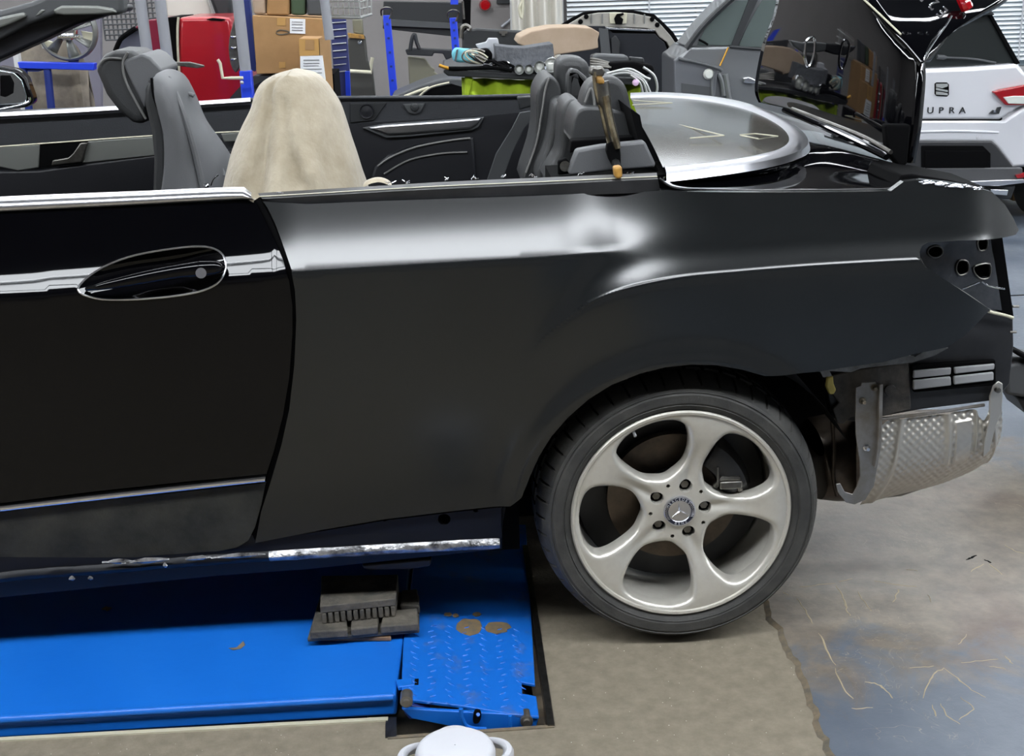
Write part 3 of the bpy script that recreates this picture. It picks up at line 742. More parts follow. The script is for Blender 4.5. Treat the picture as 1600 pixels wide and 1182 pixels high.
# heat shield with waffle relief
def waffle():
    m = bpy.data.materials.new('waffle_aluminium'); m.use_nodes = True; nt = m.node_tree; b = nt.nodes['Principled BSDF']; L = nt.links
    b.inputs['Base Color'].default_value = rgb(196, 192, 184); b.inputs['Metallic'].default_value = .85; b.inputs['Roughness'].default_value = .38
    return m
M['alu'] = waffle()
top = [(1378, 664), (1392, 656), (1420, 653), (1450, 650), (1480, 646), (1505, 642), (1524, 640), (1530, 652), (1538, 656), (1546, 640), (1560, 606)]
bot = [(1340, 786), (1372, 777), (1400, 770), (1430, 763), (1460, 755), (1480, 748), (1497, 741), (1515, 733), (1528, 725), (1538, 718), (1546, 706)]
T_ = cat_([P(x, y, .09) for x, y in top], 20); B_ = cat_([P(x, y, .17) for x, y in bot], 20); rows = []
NV = 110
for j in range(NV+1):
    v_ = j/NV; row = []
    for i in range(len(T_)):
        u = i/(len(T_)-1); p = T_[i].lerp(B_[i], v_); y = -.045*sin(pi*min(1, v_*.9))
        X_, Z_ = p.x/.0085, p.z/.0085
        wf = .0016*sin(pi*X_*.9)*sin(pi*Z_*.9)
        rib = 0
        for uc, wd, v0, v1 in ((.16, .016, 0, 1), (.40, .018, 0, .62), (.60, .016, 0, .55), (.72, .01, 0, .6), (.9, .03, .1, 1)):
            s_ = uc - .10*v_*(1 if uc < .3 else 0); g_ = math.exp(-((u-s_)/wd)**2)*(1 if v0 <= v_ <= v1 else 0)
            rib = max(rib, g_)
        if .41 < u < .59 and v_ < .66: rib = max(rib, .6 if .44 < u < .56 and v_ > .1 else rib)
        row.append(p+Vector((0, y-.007*rib+wf*(1-min(1, rib*1.3))*(1-.8*max(0, v_-.85)/.15), 0)))
    rows.append(row)
MB().grid(rows).build('heat_shield', 'alu', car, sharp=180, label='waffle-embossed aluminium heat shield')
hs = [(1337, 606), (1345, 603), (1346, 598), (1368, 597), (1370, 601), (1380, 601), (1379, 650), (1377, 700), (1371, 730), (1366, 760), (1352, 782), (1335, 789), (1322, 786), (1309, 770), (1306, 757), (1313, 756), (1320, 769), (1332, 773), (1338, 762), (1344, 745), (1343, 720), (1337, 680), (1336, 650)]
hsm = mat('strap_metal', (150, 148, 146), .4, .8, 0, (120, 112, 100), 14)
M['strap'] = hsm
st = slab('hanger_strap', hs, .045, .004, 'strap', car, bevel=.0015, label='pressed metal exhaust hanger strap')
slab('hanger_flange', [(1374, 601), (1380, 601), (1379, 650), (1377, 700), (1371, 732), (1366, 732), (1371, 700), (1373, 650)], .03, .018, 'strap', car, bevel=.002)
for x, y in ((1348, 627), (1366, 606), (1354, 700)): MB().lathe([(.0001, -.012), (.004, -.012), (.0045, -.002), (.008, 0)], P(x, y, .043), 'Y', 10).build('bolt', 'rust' if y < 650 else 'chrome', car)
slab('shield_tab', [(1546, 620), (1552, 603), (1560, 596), (1567, 600), (1567, 622), (1565, 645), (1556, 668), (1546, 706), (1536, 716), (1538, 690), (1546, 655)], .07, .004, 'alu', car, bevel=.002)
MB().lathe([(.0001, -.01), (.006, -.008), (.007, 0)], P(1558, 609, .068), 'Y', 10).build('bolt', 'steel', car)
ptube('shield_rail', [(1378, 655), (1410, 651), (1440, 648), (1480, 642), (1538, 633)], .085, .004, 'strap', car)

# ------------------------------------------------------------------ tonneau, deck and shoulder (seen from above)
def zr(pts): return [Pz(x, y, z) for x, y, z in pts]
# black tonneau panel inside the bright frame
inn = [(1036, 262), (1105, 256), (1170, 246), (1215, 234), (1233, 219), (1222, 200), (1190, 181), (1150, 167), (1090, 156), (1030, 152), (985, 153)]
out = [(1042, 276), (1110, 268), (1185, 257), (1238, 244), (1266, 228), (1254, 205), (1213, 180), (1158, 160), (1092, 150), (1030, 146), (985, 147)]
M['deck'] = mat('deck_gloss', (62, 60, 55), .16, 0, 0, (68, 66, 60), 3, spec=.18)
I_ = cat_([Pz(x, y, 1.035) for x, y in inn], 5); O_ = cat_([Pz(x, y, 1.03) for x, y in out], 5)
cen = Pz(1000, 205, 1.05); rows = []
for s in np.linspace(0, 1, 9): rows.append([cen.lerp(p, s)+Vector((0, 0, .02*(1-s*s))) for p in I_])
MB().grid(rows).build('tonneau_panel', 'deck', car, label='glossy dark cover panel behind the rear seats')
rows = []
for s in (0, .1, .3, .5, .7, .9, 1): rows.append([a.lerp(b, s)+Vector((0, 0, .010*sin(pi*s)-.012*(s == 1))) for a, b in zip(I_, O_)])
MB().grid(rows).build('tonneau_moulding', 'satin', car, label='broad bright metal frame around the cover')
for q in ([(988, 164), (1050, 161), (990, 157)], [(988, 181), (1060, 195), (1131, 212), (1078, 216)], [(1156, 211), (1180, 209), (1215, 213), (1185, 217), (1158, 212)]):
    MB().tube(zr([(x, y, 1.063) for x, y in q]), .0018, 6).build('cover_reflection', 'cream', car)  # pale tubes drawn as the outlines reflected in the glossy cover
# black shoulder and boot side
A = [(1030, 279), (1045, 291), (1065, 296), (1100, 298), (1180, 300), (1260, 300), (1340, 299), (1393, 296), (1414, 284)]
B = [(1036, 277), (1053, 282), (1083, 283), (1125, 281), (1200, 275), (1262, 265), (1322, 266), (1382, 274), (1416, 278)]
C_ = [(1040, 275), (1060, 273), (1110, 268), (1150, 262), (1210, 251), (1268, 240), (1330, 244), (1392, 262), (1418, 272)]
D_ = [(1042, 274), (1065, 271), (1110, 266), (1150, 260), (1215, 248), (1262, 226), (1300, 228), (1370, 248), (1420, 268)]
E_ = [(1150, 200), (1160, 190), (1170, 180), (1180, 175), (1190, 175), (1205, 180), (1270, 196), (1350, 222), (1422, 262)]
rows = surf([[P(x, y, .055) for x, y in A], zr([(x, y, 1.0) for x, y in B]), zr([(x, y, 1.018) for x, y in D_]), zr([(x, y, 1.0) for x, y in E_])], 6, 6)
MB().grid(rows).build('rear_shoulder', 'gloss', car, sharp=60, label='gloss black rear deck side', thick=.004)
rows = [zr([(1195, 172, 1.02), (1250, 188, 1.0), (1340, 220, .99), (1400, 240, .98)]), zr([(1225, 186, 1.02), (1290, 205, 1.01), (1345, 228, 1.0), (1380, 252, .99)]), zr([(1232, 190, 1.02), (1260, 212, 1.01), (1330, 240, 1.0), (1375, 252, .985)])]
MB().grid(rows).build('boot_gutter', 'plasticg', car, thick=.003, label='grey water channel beside the boot opening')
ptube('boot_seal', [(1238, 170, .8), (1290, 190, .6), (1350, 214, .4), (1392, 238, .25)], .6, .005, 'steel', car)
ptube('boot_seal', [(1225, 172, .8), (1280, 196, .6), (1340, 224, .4), (1385, 246, .25)], .6, .007, 'gloss', car)
0 and ptube('highlight_groove', [(1248, 257), (1262, 252), (1325, 254)], .2, .0022, 'cream', car); 
# chipped top of the rear corner
mb = MB()
for i in range(46):
    x = 1440+RNG.uniform(0, 92); y = 285+(x-1440)*.11+RNG.uniform(-3, 2.5); p = onbody(x, y, -.001)
    d = Vector((RNG.uniform(.003, .010), 0, RNG.uniform(-.002, .001))); mb.tube([p-d, p+Vector((0, -.001, .001)), p+d], [.0008, .0022, .0008], 5)
mb.build('chipped_paint', 'chrome', car, kind='stuff')
slab('corner_cap', [(1400, 292), (1408, 274), (1425, 272), (1480, 281), (1540, 293), (1548, 300), (1500, 297), (1440, 291)], .12, .2, 'void', car, bevel=.01)

# ------------------------------------------------------------------ raised boot lid
lid = thing('boot_lid', None, None); lid.parent = car; lid.matrix_parent_inverse = wm(car).inverted(); lid['label'] = 'raised gloss black boot lid'
M['gloss'].node_tree.nodes['Principled BSDF'].inputs['Coat IOR'].default_value = 1.34
M['lid'] = mat('lid_gloss', (4, 4, 6), .3, 0, .8, spec=.0)
R1 = [(1228, -60, 1.5), (1270, -60, 1.25), (1300, -60, 1.0), (1330, -60, .7), (1352, -60, .45), (1365, -60, .25)]
R2 = [(1214, 20, 1.5), (1252, 20, 1.25), (1300, 20, 1.0), (1340, 20, .7), (1375, 22, .45), (1400, 28, .25)]
R3 = [(1196, 70, 1.5), (1240, 70, 1.25), (1292, 72, 1.0), (1345, 74, .7), (1396, 78, .45), (1438, 84, .25)]
R4 = [(1184, 135, 1.45), (1230, 140, 1.22), (1285, 150, .98), (1340, 160, .7), (1395, 172, .45), (1436, 180, .25)]
R5 = [(1190, 160, 1.4), (1235, 170, 1.2), (1285, 188, .98), (1335, 210, .7), (1385, 236, .45), (1424, 255, .25)]
LA, LB, LC = P(1424, 255, .25), P(1190, 160, 1.4), P(1425, 60, .36)
LN = (LB-LA).cross(LC-LA).normalized()
def PL(px, py, o=0):
    d = ray(px, py); t = (LA+LN*o-CAM).dot(LN)/d.dot(LN); return CAM+d*t
mb = MB(); mb.grid(surf([[PL(q[0], q[1], .03*((i-2.5)/2.5)**2*(1 if LN.x > 0 else -1)) for i, q in enumerate(r)] for r in (R1, R2, R3, R4, R5)], 5, 5))
mb.build('lid_skin', 'lid', lid, thick=.02, sharp=60)
S1 = [(1338, -20, .42), (1365, 15, .38), (1392, 48, .33), (1420, 78, .29), (1440, 102, .26)]
S2 = [(1420, -25, .52), (1430, 5, .46), (1440, 30, .38), (1446, 60, .32), (1444, 98, .27)]
S3 = [(1500, -30, .55), (1500, 0, .48), (1490, 28, .40), (1470, 60, .34), (1446, 96, .28)]
S4 = [(1600, -30, .6), (1572, 0, .5), (1528, 26, .42), (1478, 58, .35), (1448, 95, .29)]
MB().grid(surf([[P(*q) for q in r] for r in (S1, S2, S3, S4)], 5, 5)).build('lid_rear_face', 'lid', lid, thick=.015, sharp=60)
ptube('lip_edge', [(1345, -5, .40), (1368, 16, .36), (1408, 54, .30)], .3, .0022, 'cream', lid)
ptube('lid_seam', [(1440, 110, .25), (1446, 88, .27), (1462, 62, .30), (1478, 40, .34), (1487, 25, .36)], .3, .002, 'chrome', lid, smooth=6)
ptube('tail_lamp', [(1502, -8, .42), (1508, 6, .41), (1512, 14, .41)], .4, [.014]*10+[.004], 'redlamp', lid, smooth=5, label='red lamp on the lid')
rot = Matrix.Rotation(radians(139), 3, 'Z')
for ch, x, y in (('E', 1473, 19), ('2', 1459, 6), ('5', 1444, -7)):
    text('badge_character', ch, .034, P(x, y, .335), MX @ rot, 'chrome', lid, .003, sx=1)
# solid shape modelled in place of a side mirror's reflection in the lid
bk = slab('lid_reflection', [(1235, 63), (1258, 67), (1262, 66), (1275, 66), (1302, 69), (1290, 80), (1272, 83), (1254, 82), (1240, 72)], .88, .03, 'plastic', lid, bevel=.004, label='dark winged shape with a chrome ring, imitating a reflection in the lid')
MB().tube([P(x, y, .86) for x, y in sm2([(1260, 64), (1270, 58), (1273, 66), (1272, 84), (1268, 98), (1262, 104), (1258, 92), (1258, 78)], 4)]+[P(1260, 64, .86)], .0035, 6).build('ring', 'chrome', lid)
slab('lid_hinge', [(1383, 195), (1424, 195), (1418, 258), (1404, 262), (1386, 236)], .30, .03, 'void', lid, bevel=.006)

# ------------------------------------------------------------------ cabin: far door, seats
M['doorup'] = mat('door_card_upper', (44, 46, 50), .5, bump=.1, bscale=300)
M['doorlo'] = mat('door_card_lower', (20, 21, 27), .5)
M['inlay'] = mat('inlay', (120, 122, 118), .35, .3)
YD = 1.66
slab('far_door_card', [(-40, 176), (200, 166), (390, 160), (390, 300), (-40, 320)], YD, .03, 'doorup', car, label='upper card of the far door')
slab('far_door_lower', [(-40, 268), (60, 266), (130, 256), (240, 242), (390, 232), (390, 305), (-40, 325)], YD-.03, .03, 'doorlo', car, bevel=.008)
slab('far_quarter_card', [(392, 158), (530, 152), (700, 152), (838, 148), (842, 158), (836, 175), (760, 183), (540, 196), (392, 206)], YD, .04, 'doorup', car, bevel=.004)
slab('far_quarter_lower', [(392, 204), (540, 195), (760, 182), (845, 172), (845, 300), (392, 310)], YD-.005, .03, 'doorlo', car)
ptube('far_belt_strip', [(-40, 183), (100, 176), (200, 170), (300, 164), (392, 158)], YD-.02, .011, 'satin', car, smooth=4, label='bright strip on the far door')
ptube('far_rail_edge', [(392, 156), (530, 153), (700, 152), (836, 149)], YD-.01, .006, 'doorup', car, smooth=4)
slab('door_inlay', [(-40, 231), (0, 229), (62, 226), (60, 262), (28, 267), (-40, 252)], YD-.035, .01, 'inlay', car, bevel=.003, label='pale inlay of the far door')
slab('door_inlay', [(137, 221), (242, 213), (242, 243), (128, 255)], YD-.035, .01, 'inlay', car, bevel=.003)
slab('handle_recess', [(62, 226), (137, 221), (128, 255), (60, 262)], YD-.03, .01, 'void', car)
slab('pull_handle', [(125, 224), (137, 223), (127, 254), (80, 259), (82, 251), (106, 247), (114, 240)], YD-.05, .015, 'steel', car, bevel=.003)
ptube('inlay_line', [(-40, 232), (100, 222), (240, 212), (390, 205)], YD-.035, .0022, 'cream', car, smooth=2)
slab('door_inlay', [(345, 209), (380, 206), (384, 220), (350, 222)], YD-.035, .01, 'inlay', car, bevel=.003)
slab('ornament', [(576, 200), (600, 196), (700, 189), (752, 185), (744, 196), (735, 201), (640, 209), (606, 211)], YD-.03, .02, 'satin', car, bevel=.005, label='bright spear-shaped trim on the far side panel')
slab('ornament_surround', [(566, 200), (600, 194), (700, 187), (757, 183), (748, 199), (738, 204), (640, 214), (603, 216)], YD-.02, .015, 'plasticg', car, bevel=.003)
sp_ = MB().lathe([(.0001, -.006), (.018, -.004), (.022, -.008), (.024, 0)], P(573, 174, YD-.01), 'Y', 24).build('speaker', 'doorlo', car, label='round speaker in the far side panel')
slab('speaker_panel', [(547, 162), (604, 161), (585, 188), (547, 192)], YD-.008, .006, 'plastic', car, bevel=.002)
slab('belt_outlet', [(629, 163), (665, 161), (658, 175), (648, 179), (638, 177)], YD-.012, .01, 'plasticg', car, bevel=.004)
MB().lathe([(.0001, -.008), (.011, -.006), (.013, 0)], P(648, 168, YD-.018), 'Y', 16).build('button', 'plastic', car)
ptube('stitch_line', [(590, 260), (610, 246), (650, 230), (700, 220), (735, 216)], YD-.03, .003, 'seam', car)
ptube('stitch_line', [(600, 272), (640, 250), (690, 240), (730, 238)], YD-.03, .003, 'seam', car)
slab('armrest', [(578, 290), (585, 262), (605, 243), (650, 226), (740, 214), (745, 300), (578, 300)], YD-.025, .02, 'doorlo', car, bevel=.008)
slab('seat_belt', [(812, 176), (838, 172), (838, 180), (820, 200), (800, 240), (784, 285), (758, 290), (775, 240), (800, 200)], 1.45, .006, 'plasticg', car, bevel=.002, label='grey seat belt')
slab('belt_guide', [(808, 152), (836, 150), (838, 164), (812, 172)], 1.5, .03, 'plastic', car, bevel=.004)
# cabin floor
MB().box((-1.2, .95, .42), (2.2, 1.4, .03)).build('cabin_floor', 'void', car)

def seat_loft(name, secs, m, parent, n=14, e=2.6, **k):
    # secs: (centre, half width along y, half depth along x, tilt) ; super-elliptic sections
    rows = []
    for c, hy, hx in secs:
        r = []
        for i in range(n*2+1):
            t = 2*pi*i/(n*2); cx_, sy_ = cos(t), sin(t)
            r.append(Vector(c)+Vector((hx*abs(cx_)**(2/e)*(1 if cx_ > 0 else -1), hy*abs(sy_)**(2/e)*(1 if sy_ > 0 else -1), 0)))
        rows.append(r)
    g = [cat_([r[j] for r in rows], 4) for j in range(len(rows[0]))]
    R = [[g[j][i] for j in range(len(g))] for i in range(len(g[0]))]
    c0 = sum(R[0], Vector())/len(R[0]); c1 = sum(R[-1], Vector())/len(R[-1])
    R = [[c0]*len(R[0])]+R+[[c1]*len(R[0])]
    return MB().grid(R).build(name, m, parent, sharp=70, **k)
# far front seat (left in the picture), seen from the back quarter
fs_ = thing('front_seat', None, None); fs_.parent = car; fs_.matrix_parent_inverse = wm(car).inverted(); fs_['label'] = 'far front seat, grey shell back and black headrest'
slab('headrest', [(149, 112), (152, 98), (162, 85), (178, 79), (205, 80), (222, 88), (230, 110), (232, 150), (232, 185), (226, 197), (205, 192), (182, 172), (164, 148)], 1.0, .20, 'leather', fs_, bevel=.035, seg=5)
ptube('headrest_seam', [(200, 82), (192, 98), (196, 125), (212, 158), (228, 186)], .995, .0035, 'seam', fs_)
ptube('headrest_seam', [(152, 105), (166, 92), (190, 92)], .997, .003, 'seam', fs_)
slab('headrest_back', [(196, 93), (222, 84), (235, 90), (254, 110), (252, 118), (236, 125), (232, 150), (226, 170), (205, 130), (192, 100)], .99, .22, 'leather2', fs_, bevel=.012, seg=4)
slab('backrest', [(234, 122), (226, 140), (226, 165), (236, 205), (240, 250), (238, 310), (262, 310), (260, 220), (252, 170), (240, 140)], .95, .30, 'leather', fs_, bevel=.02, seg=4)
rows = [[(236, 124, .93), (247, 117, .97), (262, 112, 1.05), (280, 117, 1.12), (290, 128, 1.18)],
        [(240, 140, .925), (256, 136, .93), (276, 135, 1.0), (292, 140, 1.1), (302, 152, 1.18)],
        [(248, 170, .92), (266, 170, .92), (286, 172, .99), (305, 180, 1.08), (318, 190, 1.18)],
        [(256, 210, .92), (276, 212, .925), (298, 216, .97), (326, 222, 1.06), (345, 228, 1.18)],
        [(256, 260, .92), (280, 262, .93), (306, 266, .96), (340, 262, 1.05), (360, 256, 1.18)],
        [(250, 310, .92), (285, 312, .93), (312, 314, .95), (345, 314, 1.05), (366, 310, 1.18)]]
MB().grid(surf([[P(*q) for q in r] for r in rows], 6, 6)).build('shell', 'leather2', fs_, thick=.02, sharp=60)
ptube('shell_seam', [(237, 122), (240, 150), (252, 185), (259, 215), (258, 260), (253, 300)], .915, .0035, 'void', fs_)
ptube('entry_lever', [(286, 158), (289, 150), (296, 147), (303, 150)], 1.05, .006, 'leather2', fs_)
ptube('seat_cable', [(329, 290), (333, 280), (341, 273)], .93, .0025, 'chrome', fs_); MB().lathe([(.0001, -.006), (.008, 0)], P(322, 291, .93), 'Y', 10).build('seat_bolt', 'chrome', fs_)

# rear seats
rs = thing('rear_seat', None, None); rs.parent = car; rs.matrix_parent_inverse = wm(car).inverted(); rs['label'] = 'black leather rear bench with two headrests'
def rpad(name, px, Y, t, m='leather', b=.03, **k): return slab(name, px, Y, t, m, rs, bevel=b, seg=5, smooth=3, **k)
rpad('headrest', [(870, 112), (873, 97), (884, 90), (902, 90), (915, 95), (922, 110), (922, 150), (908, 162), (880, 160), (872, 140)], 1.15, .14)
slab('headrest_loop', [(884, 160), (886, 118), (892, 107), (904, 110), (916, 120), (922, 132), (922, 172), (914, 172), (914, 136), (904, 124), (894, 120), (893, 160)], 1.0, .05, 'leather', rs, bevel=.012, seg=4)
rpad('backrest', [(838, 150), (848, 128), (860, 120), (872, 128), (878, 150), (880, 200), (862, 240), (830, 282), (815, 285), (832, 230), (838, 190)], 1.0, .25)
ptube('seam', [(858, 122), (852, 140), (846, 180), (838, 225), (822, 270)], .995, .003, 'seam', rs)
rpad('backrest', [(866, 165), (878, 158), (888, 160), (905, 175), (905, 260), (880, 285), (838, 285), (855, 230), (862, 195)], .85, .2)
rpad('backrest', [(880, 168), (893, 156), (905, 160), (916, 172), (930, 200), (930, 285), (850, 290), (872, 240), (876, 200)], .7, .2)
rpad('backrest', [(896, 190), (905, 172), (925, 168), (960, 172), (990, 186), (996, 218), (960, 222), (900, 228), (893, 215)], .50, .2)
rpad('headrest', [(912, 150), (925, 128), (950, 120), (968, 124), (980, 140), (988, 175), (993, 218), (950, 224), (915, 222), (908, 185)], .56, .12, label='near rear headrest')
ptube('seam', [(914, 160), (924, 138), (930, 175), (930, 215)], .548, .003, 'seam', rs)
ptube('seam', [(934, 178), (960, 178), (990, 178)], .555, .002, 'seam', rs)
slab('seat_back_frame', [(893, 220), (995, 214), (1000, 226), (900, 236), (890, 240)], .42, .05, 'void', rs, bevel=.004)
slab('parcel_side_trim', [(888, 268), (901, 235), (940, 228), (1008, 221), (1024, 255), (1024, 262), (950, 268), (890, 275)], .30, .04, 'leather2', car, bevel=.006, label='flat dark grey trim plate beside the rear seat')
MB().box(P(960, 276, .3)+Vector((0, .1, -.06)), (.28, .2, .12)).build('trim_box', 'void', car)
slab('belt_anchor', [(872, 252), (885, 247), (892, 256), (890, 272), (872, 274)], .33, .02, 'void', car, bevel=.004)
MB().tube([P(883, 260, .32), P(883, 260, .34)], .012, 14).build('anchor_bolt', 'steel', car)
slab('seat_side_filler', [(985, 170), (1000, 180), (1008, 222), (1024, 256), (1030, 270), (1014, 260), (998, 222)], .35, .5, 'void', car)
# roof linkage arm
arm = thing('roof_arm', None, None); arm.parent = car; arm.matrix_parent_inverse = wm(car).inverted(); arm['label'] = 'bare metal roof linkage arm standing up'
ptube('strut_tube', [(939, 128), (944, 160), (952, 195), (960, 228)], .28, [.017]*6+[.014]*10, 'steel', arm, n=12)
M['wornmetal'] = mat('worn_metal', (214, 204, 176), .25, .9, 0, (120, 104, 80), 30)
ptube('strut_rod', [(946, 150), (955, 195), (965, 232)], .262, .0075, 'wornmetal', arm)
ptube('strut_cable', [(929, 112), (932, 140), (940, 170), (948, 205), (955, 232)], .275, .006, 'wornmetal', arm)
slab('top_joint', [(922, 113), (926, 104), (934, 106), (942, 104), (946, 112), (943, 120), (934, 120), (924, 118)], .27, .04, 'steel', arm, bevel=.005)
slab('taped_joint', [(932, 120), (943, 120), (946, 132), (935, 133)], .26, .05, 'ochre', arm, bevel=.006)
slab('lower_link', [(949, 225), (956, 222), (968, 224), (970, 240), (971, 264), (961, 266), (952, 250), (948, 238)], .262, .03, 'void', arm, bevel=.005)
slab('taped_foot', [(959, 262), (972, 260), (973, 276), (968, 281), (961, 278)], .06, .03, 'ochre', arm, bevel=.005, label='yellow taped foot of the arm')
ptube('foot_link', [(962, 255, .26), (966, 265, .1)], .2, .010, 'void', arm)

# windscreen header, sun visors, mirror (top left)
hd = thing('windscreen_frame', None, None); hd.parent = car; hd.matrix_parent_inverse = wm(car).inverted(); hd['label'] = 'dark windscreen pillar and header with folded visors'
slab('pillar', [(-80, 60), (0, 45), (100, 8), (195, 8), (196, 18), (160, 26), (120, 38), (60, 66), (0, 93), (-80, 130)], .9, .10, 'doorlo', hd, bevel=.01)
slab('header', [(-80, 20), (0, 16), (50, 2), (100, -20), (190, -20), (193, 20), (178, 24), (90, 22), (40, 40), (0, 62), (-80, 80)], .86, .06, 'plasticg', hd, bevel=.012, seg=4)
slab('sun_visor', [(82, 16), (95, 9), (150, 9), (176, 13), (182, 20), (150, 23), (100, 24), (86, 22)], .84, .02, 'inlay', hd, bevel=.006)
slab('sun_visor', [(-40, 38), (0, 27), (36, 19), (41, 26), (20, 36), (0, 44), (-40, 60)], .84, .02, 'inlay', hd, bevel=.006)
slab('visor_clip', [(54, 26), (64, 15), (70, 16), (62, 23)], .835, .012, 'inlay', hd, bevel=.002)
mi = thing('far_mirror', None, None); mi.parent = car; mi.matrix_parent_inverse = wm(car).inverted(); mi['label'] = 'far door mirror reflecting'
slab('mirror_housing', [(-40, 104), (0, 104), (28, 109), (40, 122), (50, 150), (52, 162), (40, 168), (0, 174), (-40, 176)], 1.80, .06, 'gloss', mi, bevel=.012, seg=4)
M['mirror'] = mat('mirror_glass', (190, 196, 200), .03, 1)
slab('mirror_glass', [(-40, 110), (0, 110), (22, 114), (34, 126), (42, 152), (40, 160), (0, 170), (-40, 172)], 1.79, .012, 'mirror', mi, bevel=.002)
ptube('mirror_rim', [(-40, 176), (0, 171), (42, 161), (46, 152)], 1.785, .004, 'chrome', mi)
slab('mirror_hole', [(0, 118), (14, 118), (20, 130), (19, 146), (8, 152), (0, 150)], 1.782, .006, 'void', mi, bevel=.002)
0 and slab('dash_top', [(-40, 290), (10, 250), (60, 300), (-40, 320)], 1.0, .3, 'void', car)

# ------------------------------------------------------------------ dust sheet over the near front seat
ol = [(112, 448, 466), (116, 428, 492), (128, 408, 508), (145, 398, 520), (165, 392, 532), (190, 380, 541), (215, 370, 549), (240, 362, 558), (265, 356, 566), (290, 350, 574), (312, 346, 580)]
rows = []; NS = 60
for py, xl, xr in ol:
    a, b = P(xl, py, .46), P(xr, py, .46); c = (a+b)/2; hx = (b-a).length/2; t_ = (py-112)/200; r = []
    for i in range(NS+1):
        th_ = 2*pi*i/NS
        fold = 1+.05*t_*sin(5*th_+1.2+2.0*t_)+.035*t_*sin(9*th_+2+3*t_)
        x = hx*cos(th_); y = (.10+.14*t_)*sin(th_)*fold
        zz = .010*sin(3*th_+6*t_)
        r.append(c+Vector((x, y, zz*t_)))
    rows.append(r)
g = [cat_([r[j] for r in rows], 5) for j in range(NS+1)]
R_ = [[g[j][i] for j in range(NS+1)] for i in range(len(g[0]))]
for i, r in enumerate(R_):
    t_ = i/len(R_)
    for j, p in enumerate(r):
        th_ = 2*pi*j/NS; u = cos(th_); v_ = t_
        d = .022*math.exp(-((u+.55-.25*v_)/.10)**2)*min(1, v_*3) - .02*math.exp(-((u-.1-.9*(v_-.45))/.12)**2)*sst(.3, .5, v_) + .016*math.exp(-((u+.1-.7*(v_-.3))/.09)**2)*sst(.25, .4, v_)*(1-sst(.8, 1, v_)) + .012*sin(12*u+9*v_)*sst(.2, .8, v_)*.4
        if sin(th_) < 0: r[j] = p+Vector((0, d*abs(sin(th_))**.5*1.3, 0))
c0 = sum(R_[0], Vector())/len(R_[0])+Vector((0, 0, .006))
cl = MB().grid([[c0]*(NS+1)]+R_).build('dust_sheet', 'cloth', None, sharp=180)
tag(cl, 'pale beige dust sheet draped over the near front seat of the open car', 'cloth')
b_ = [(566, 292), (570, 284), (580, 279), (592, 277), (604, 280), (612, 287), (606, 293)]
rows = [[P(x, y+d, .16+.05*k) for x, y in b_] for k, d in ((0, 8), (.3, 1), (1, 0), (2, 2), (3, 8))]
MB().grid(surf(rows, 4, 4)).build('sheet_corner', 'cloth', cl, sharp=180)

# ------------------------------------------------------------------ lift
lift = thing('scissor_lift', 'flush blue scissor lift platform with a hinged chequered ramp flap', 'lift', (-1.5, 0, 0))
ZP = .035
fl_ = [Pz(-700, 1192, ZP), Pz(0, 1128, ZP), Pz(618, 1086, ZP), Pz(625, 1060, ZP), Pz(630, 1002, ZP)]
platform = [(-3.5, fl_[1].y+.0), (fl_[2].x, fl_[2].y), (fl_[4].x, fl_[4].y), (fl_[4].x+.01, .5), (-3.5, .5)]
MB().prism([(x, y, ZP) for x, y in platform], (0, 0, -.05)).build('platform', 'blue', lift, bevel=.006, seg=3)
MB().tube([(-3.5, platform[0][1]-.001, ZP-.004), (platform[1][0]-.005, platform[1][1]-.001, ZP-.004)], .009, 10).build('platform_edge', 'blue', lift)
MB().box((-2.1, .1, -.06), (2.8, .5, .02)).build('lower_frame', 'bluedark', lift)
M['ramp'] = mat('worn_ramp_paint', (14, 98, 192), .45, 0, 0, (96, 100, 104), 13, .08, 40)
cr_ = [n for n in M['ramp'].node_tree.nodes if n.type == 'VALTORGB'][0].color_ramp.elements; cr_[0].position = .55; cr_[1].position = .85
# ramp flap: tilted plate between hinge (left) and tip (right)
rp = [Pz(622, 1090, .045), Pz(634, 1000, .045), Pz(650, 885, .045), Pz(835, 885, .02), Pz(824, 950, .018), Pz(836, 1072, .012), Pz(818, 1072, .013), Pz(819, 1086, .012), Pz(838, 1088, .010), Pz(841, 1118, .008), Pz(800, 1118, .012), Pz(720, 1100, .028)]
rpl = [Pz(626, 1092, .040), Pz(627, 1060, .040), Pz(636, 1000, .040), Pz(640, 850, .040), Pz(828, 850, .012), Pz(836, 1072, .004), Pz(816, 1068, .006), Pz(817, 1084, .006), Pz(838, 1088, .002), Pz(841, 1120, .0), Pz(790, 1114, .006), Pz(720, 1104, .020)]
xs0, xs1 = rpl[0].x, rpl[8].x
def zramp(x): return .038-.034*(x-xs0)/(xs1-xs0)
def rp_(x, y, o=0):
    z = .02
    for _ in range(5): p = Pz(x, y, z); z = zramp(p.x)+o
    return Pz(x, y, z)
plate = [(628, 1092), (628, 1052), (630, 1005), (648, 870), (650, 820), (822, 820), (828, 930), (836, 1070), (815, 1066), (816, 1084), (838, 1088), (842, 1120), (800, 1116), (720, 1103)]
MB().prism([rp_(*q) for q in plate], (0, 0, -.008)).build('ramp_plate', M['ramp'], lift, bevel=.002, label='chequered ramp flap')
side = [(628, 1092), (720, 1103), (800, 1116), (842, 1120), (838, 1130), (815, 1137), (762, 1138), (700, 1121), (640, 1098)]
sd = [rp_(x, y) for x, y in side[:4]]; ymin = min(p.y for p in sd)
lowp = [(sd[3].x-.005, -.022), (sd[3].x-.03, -.03), (sd[2].x-.045, -.034), (sd[1].x-.02, -.012), (sd[0].x+.02, .012)]
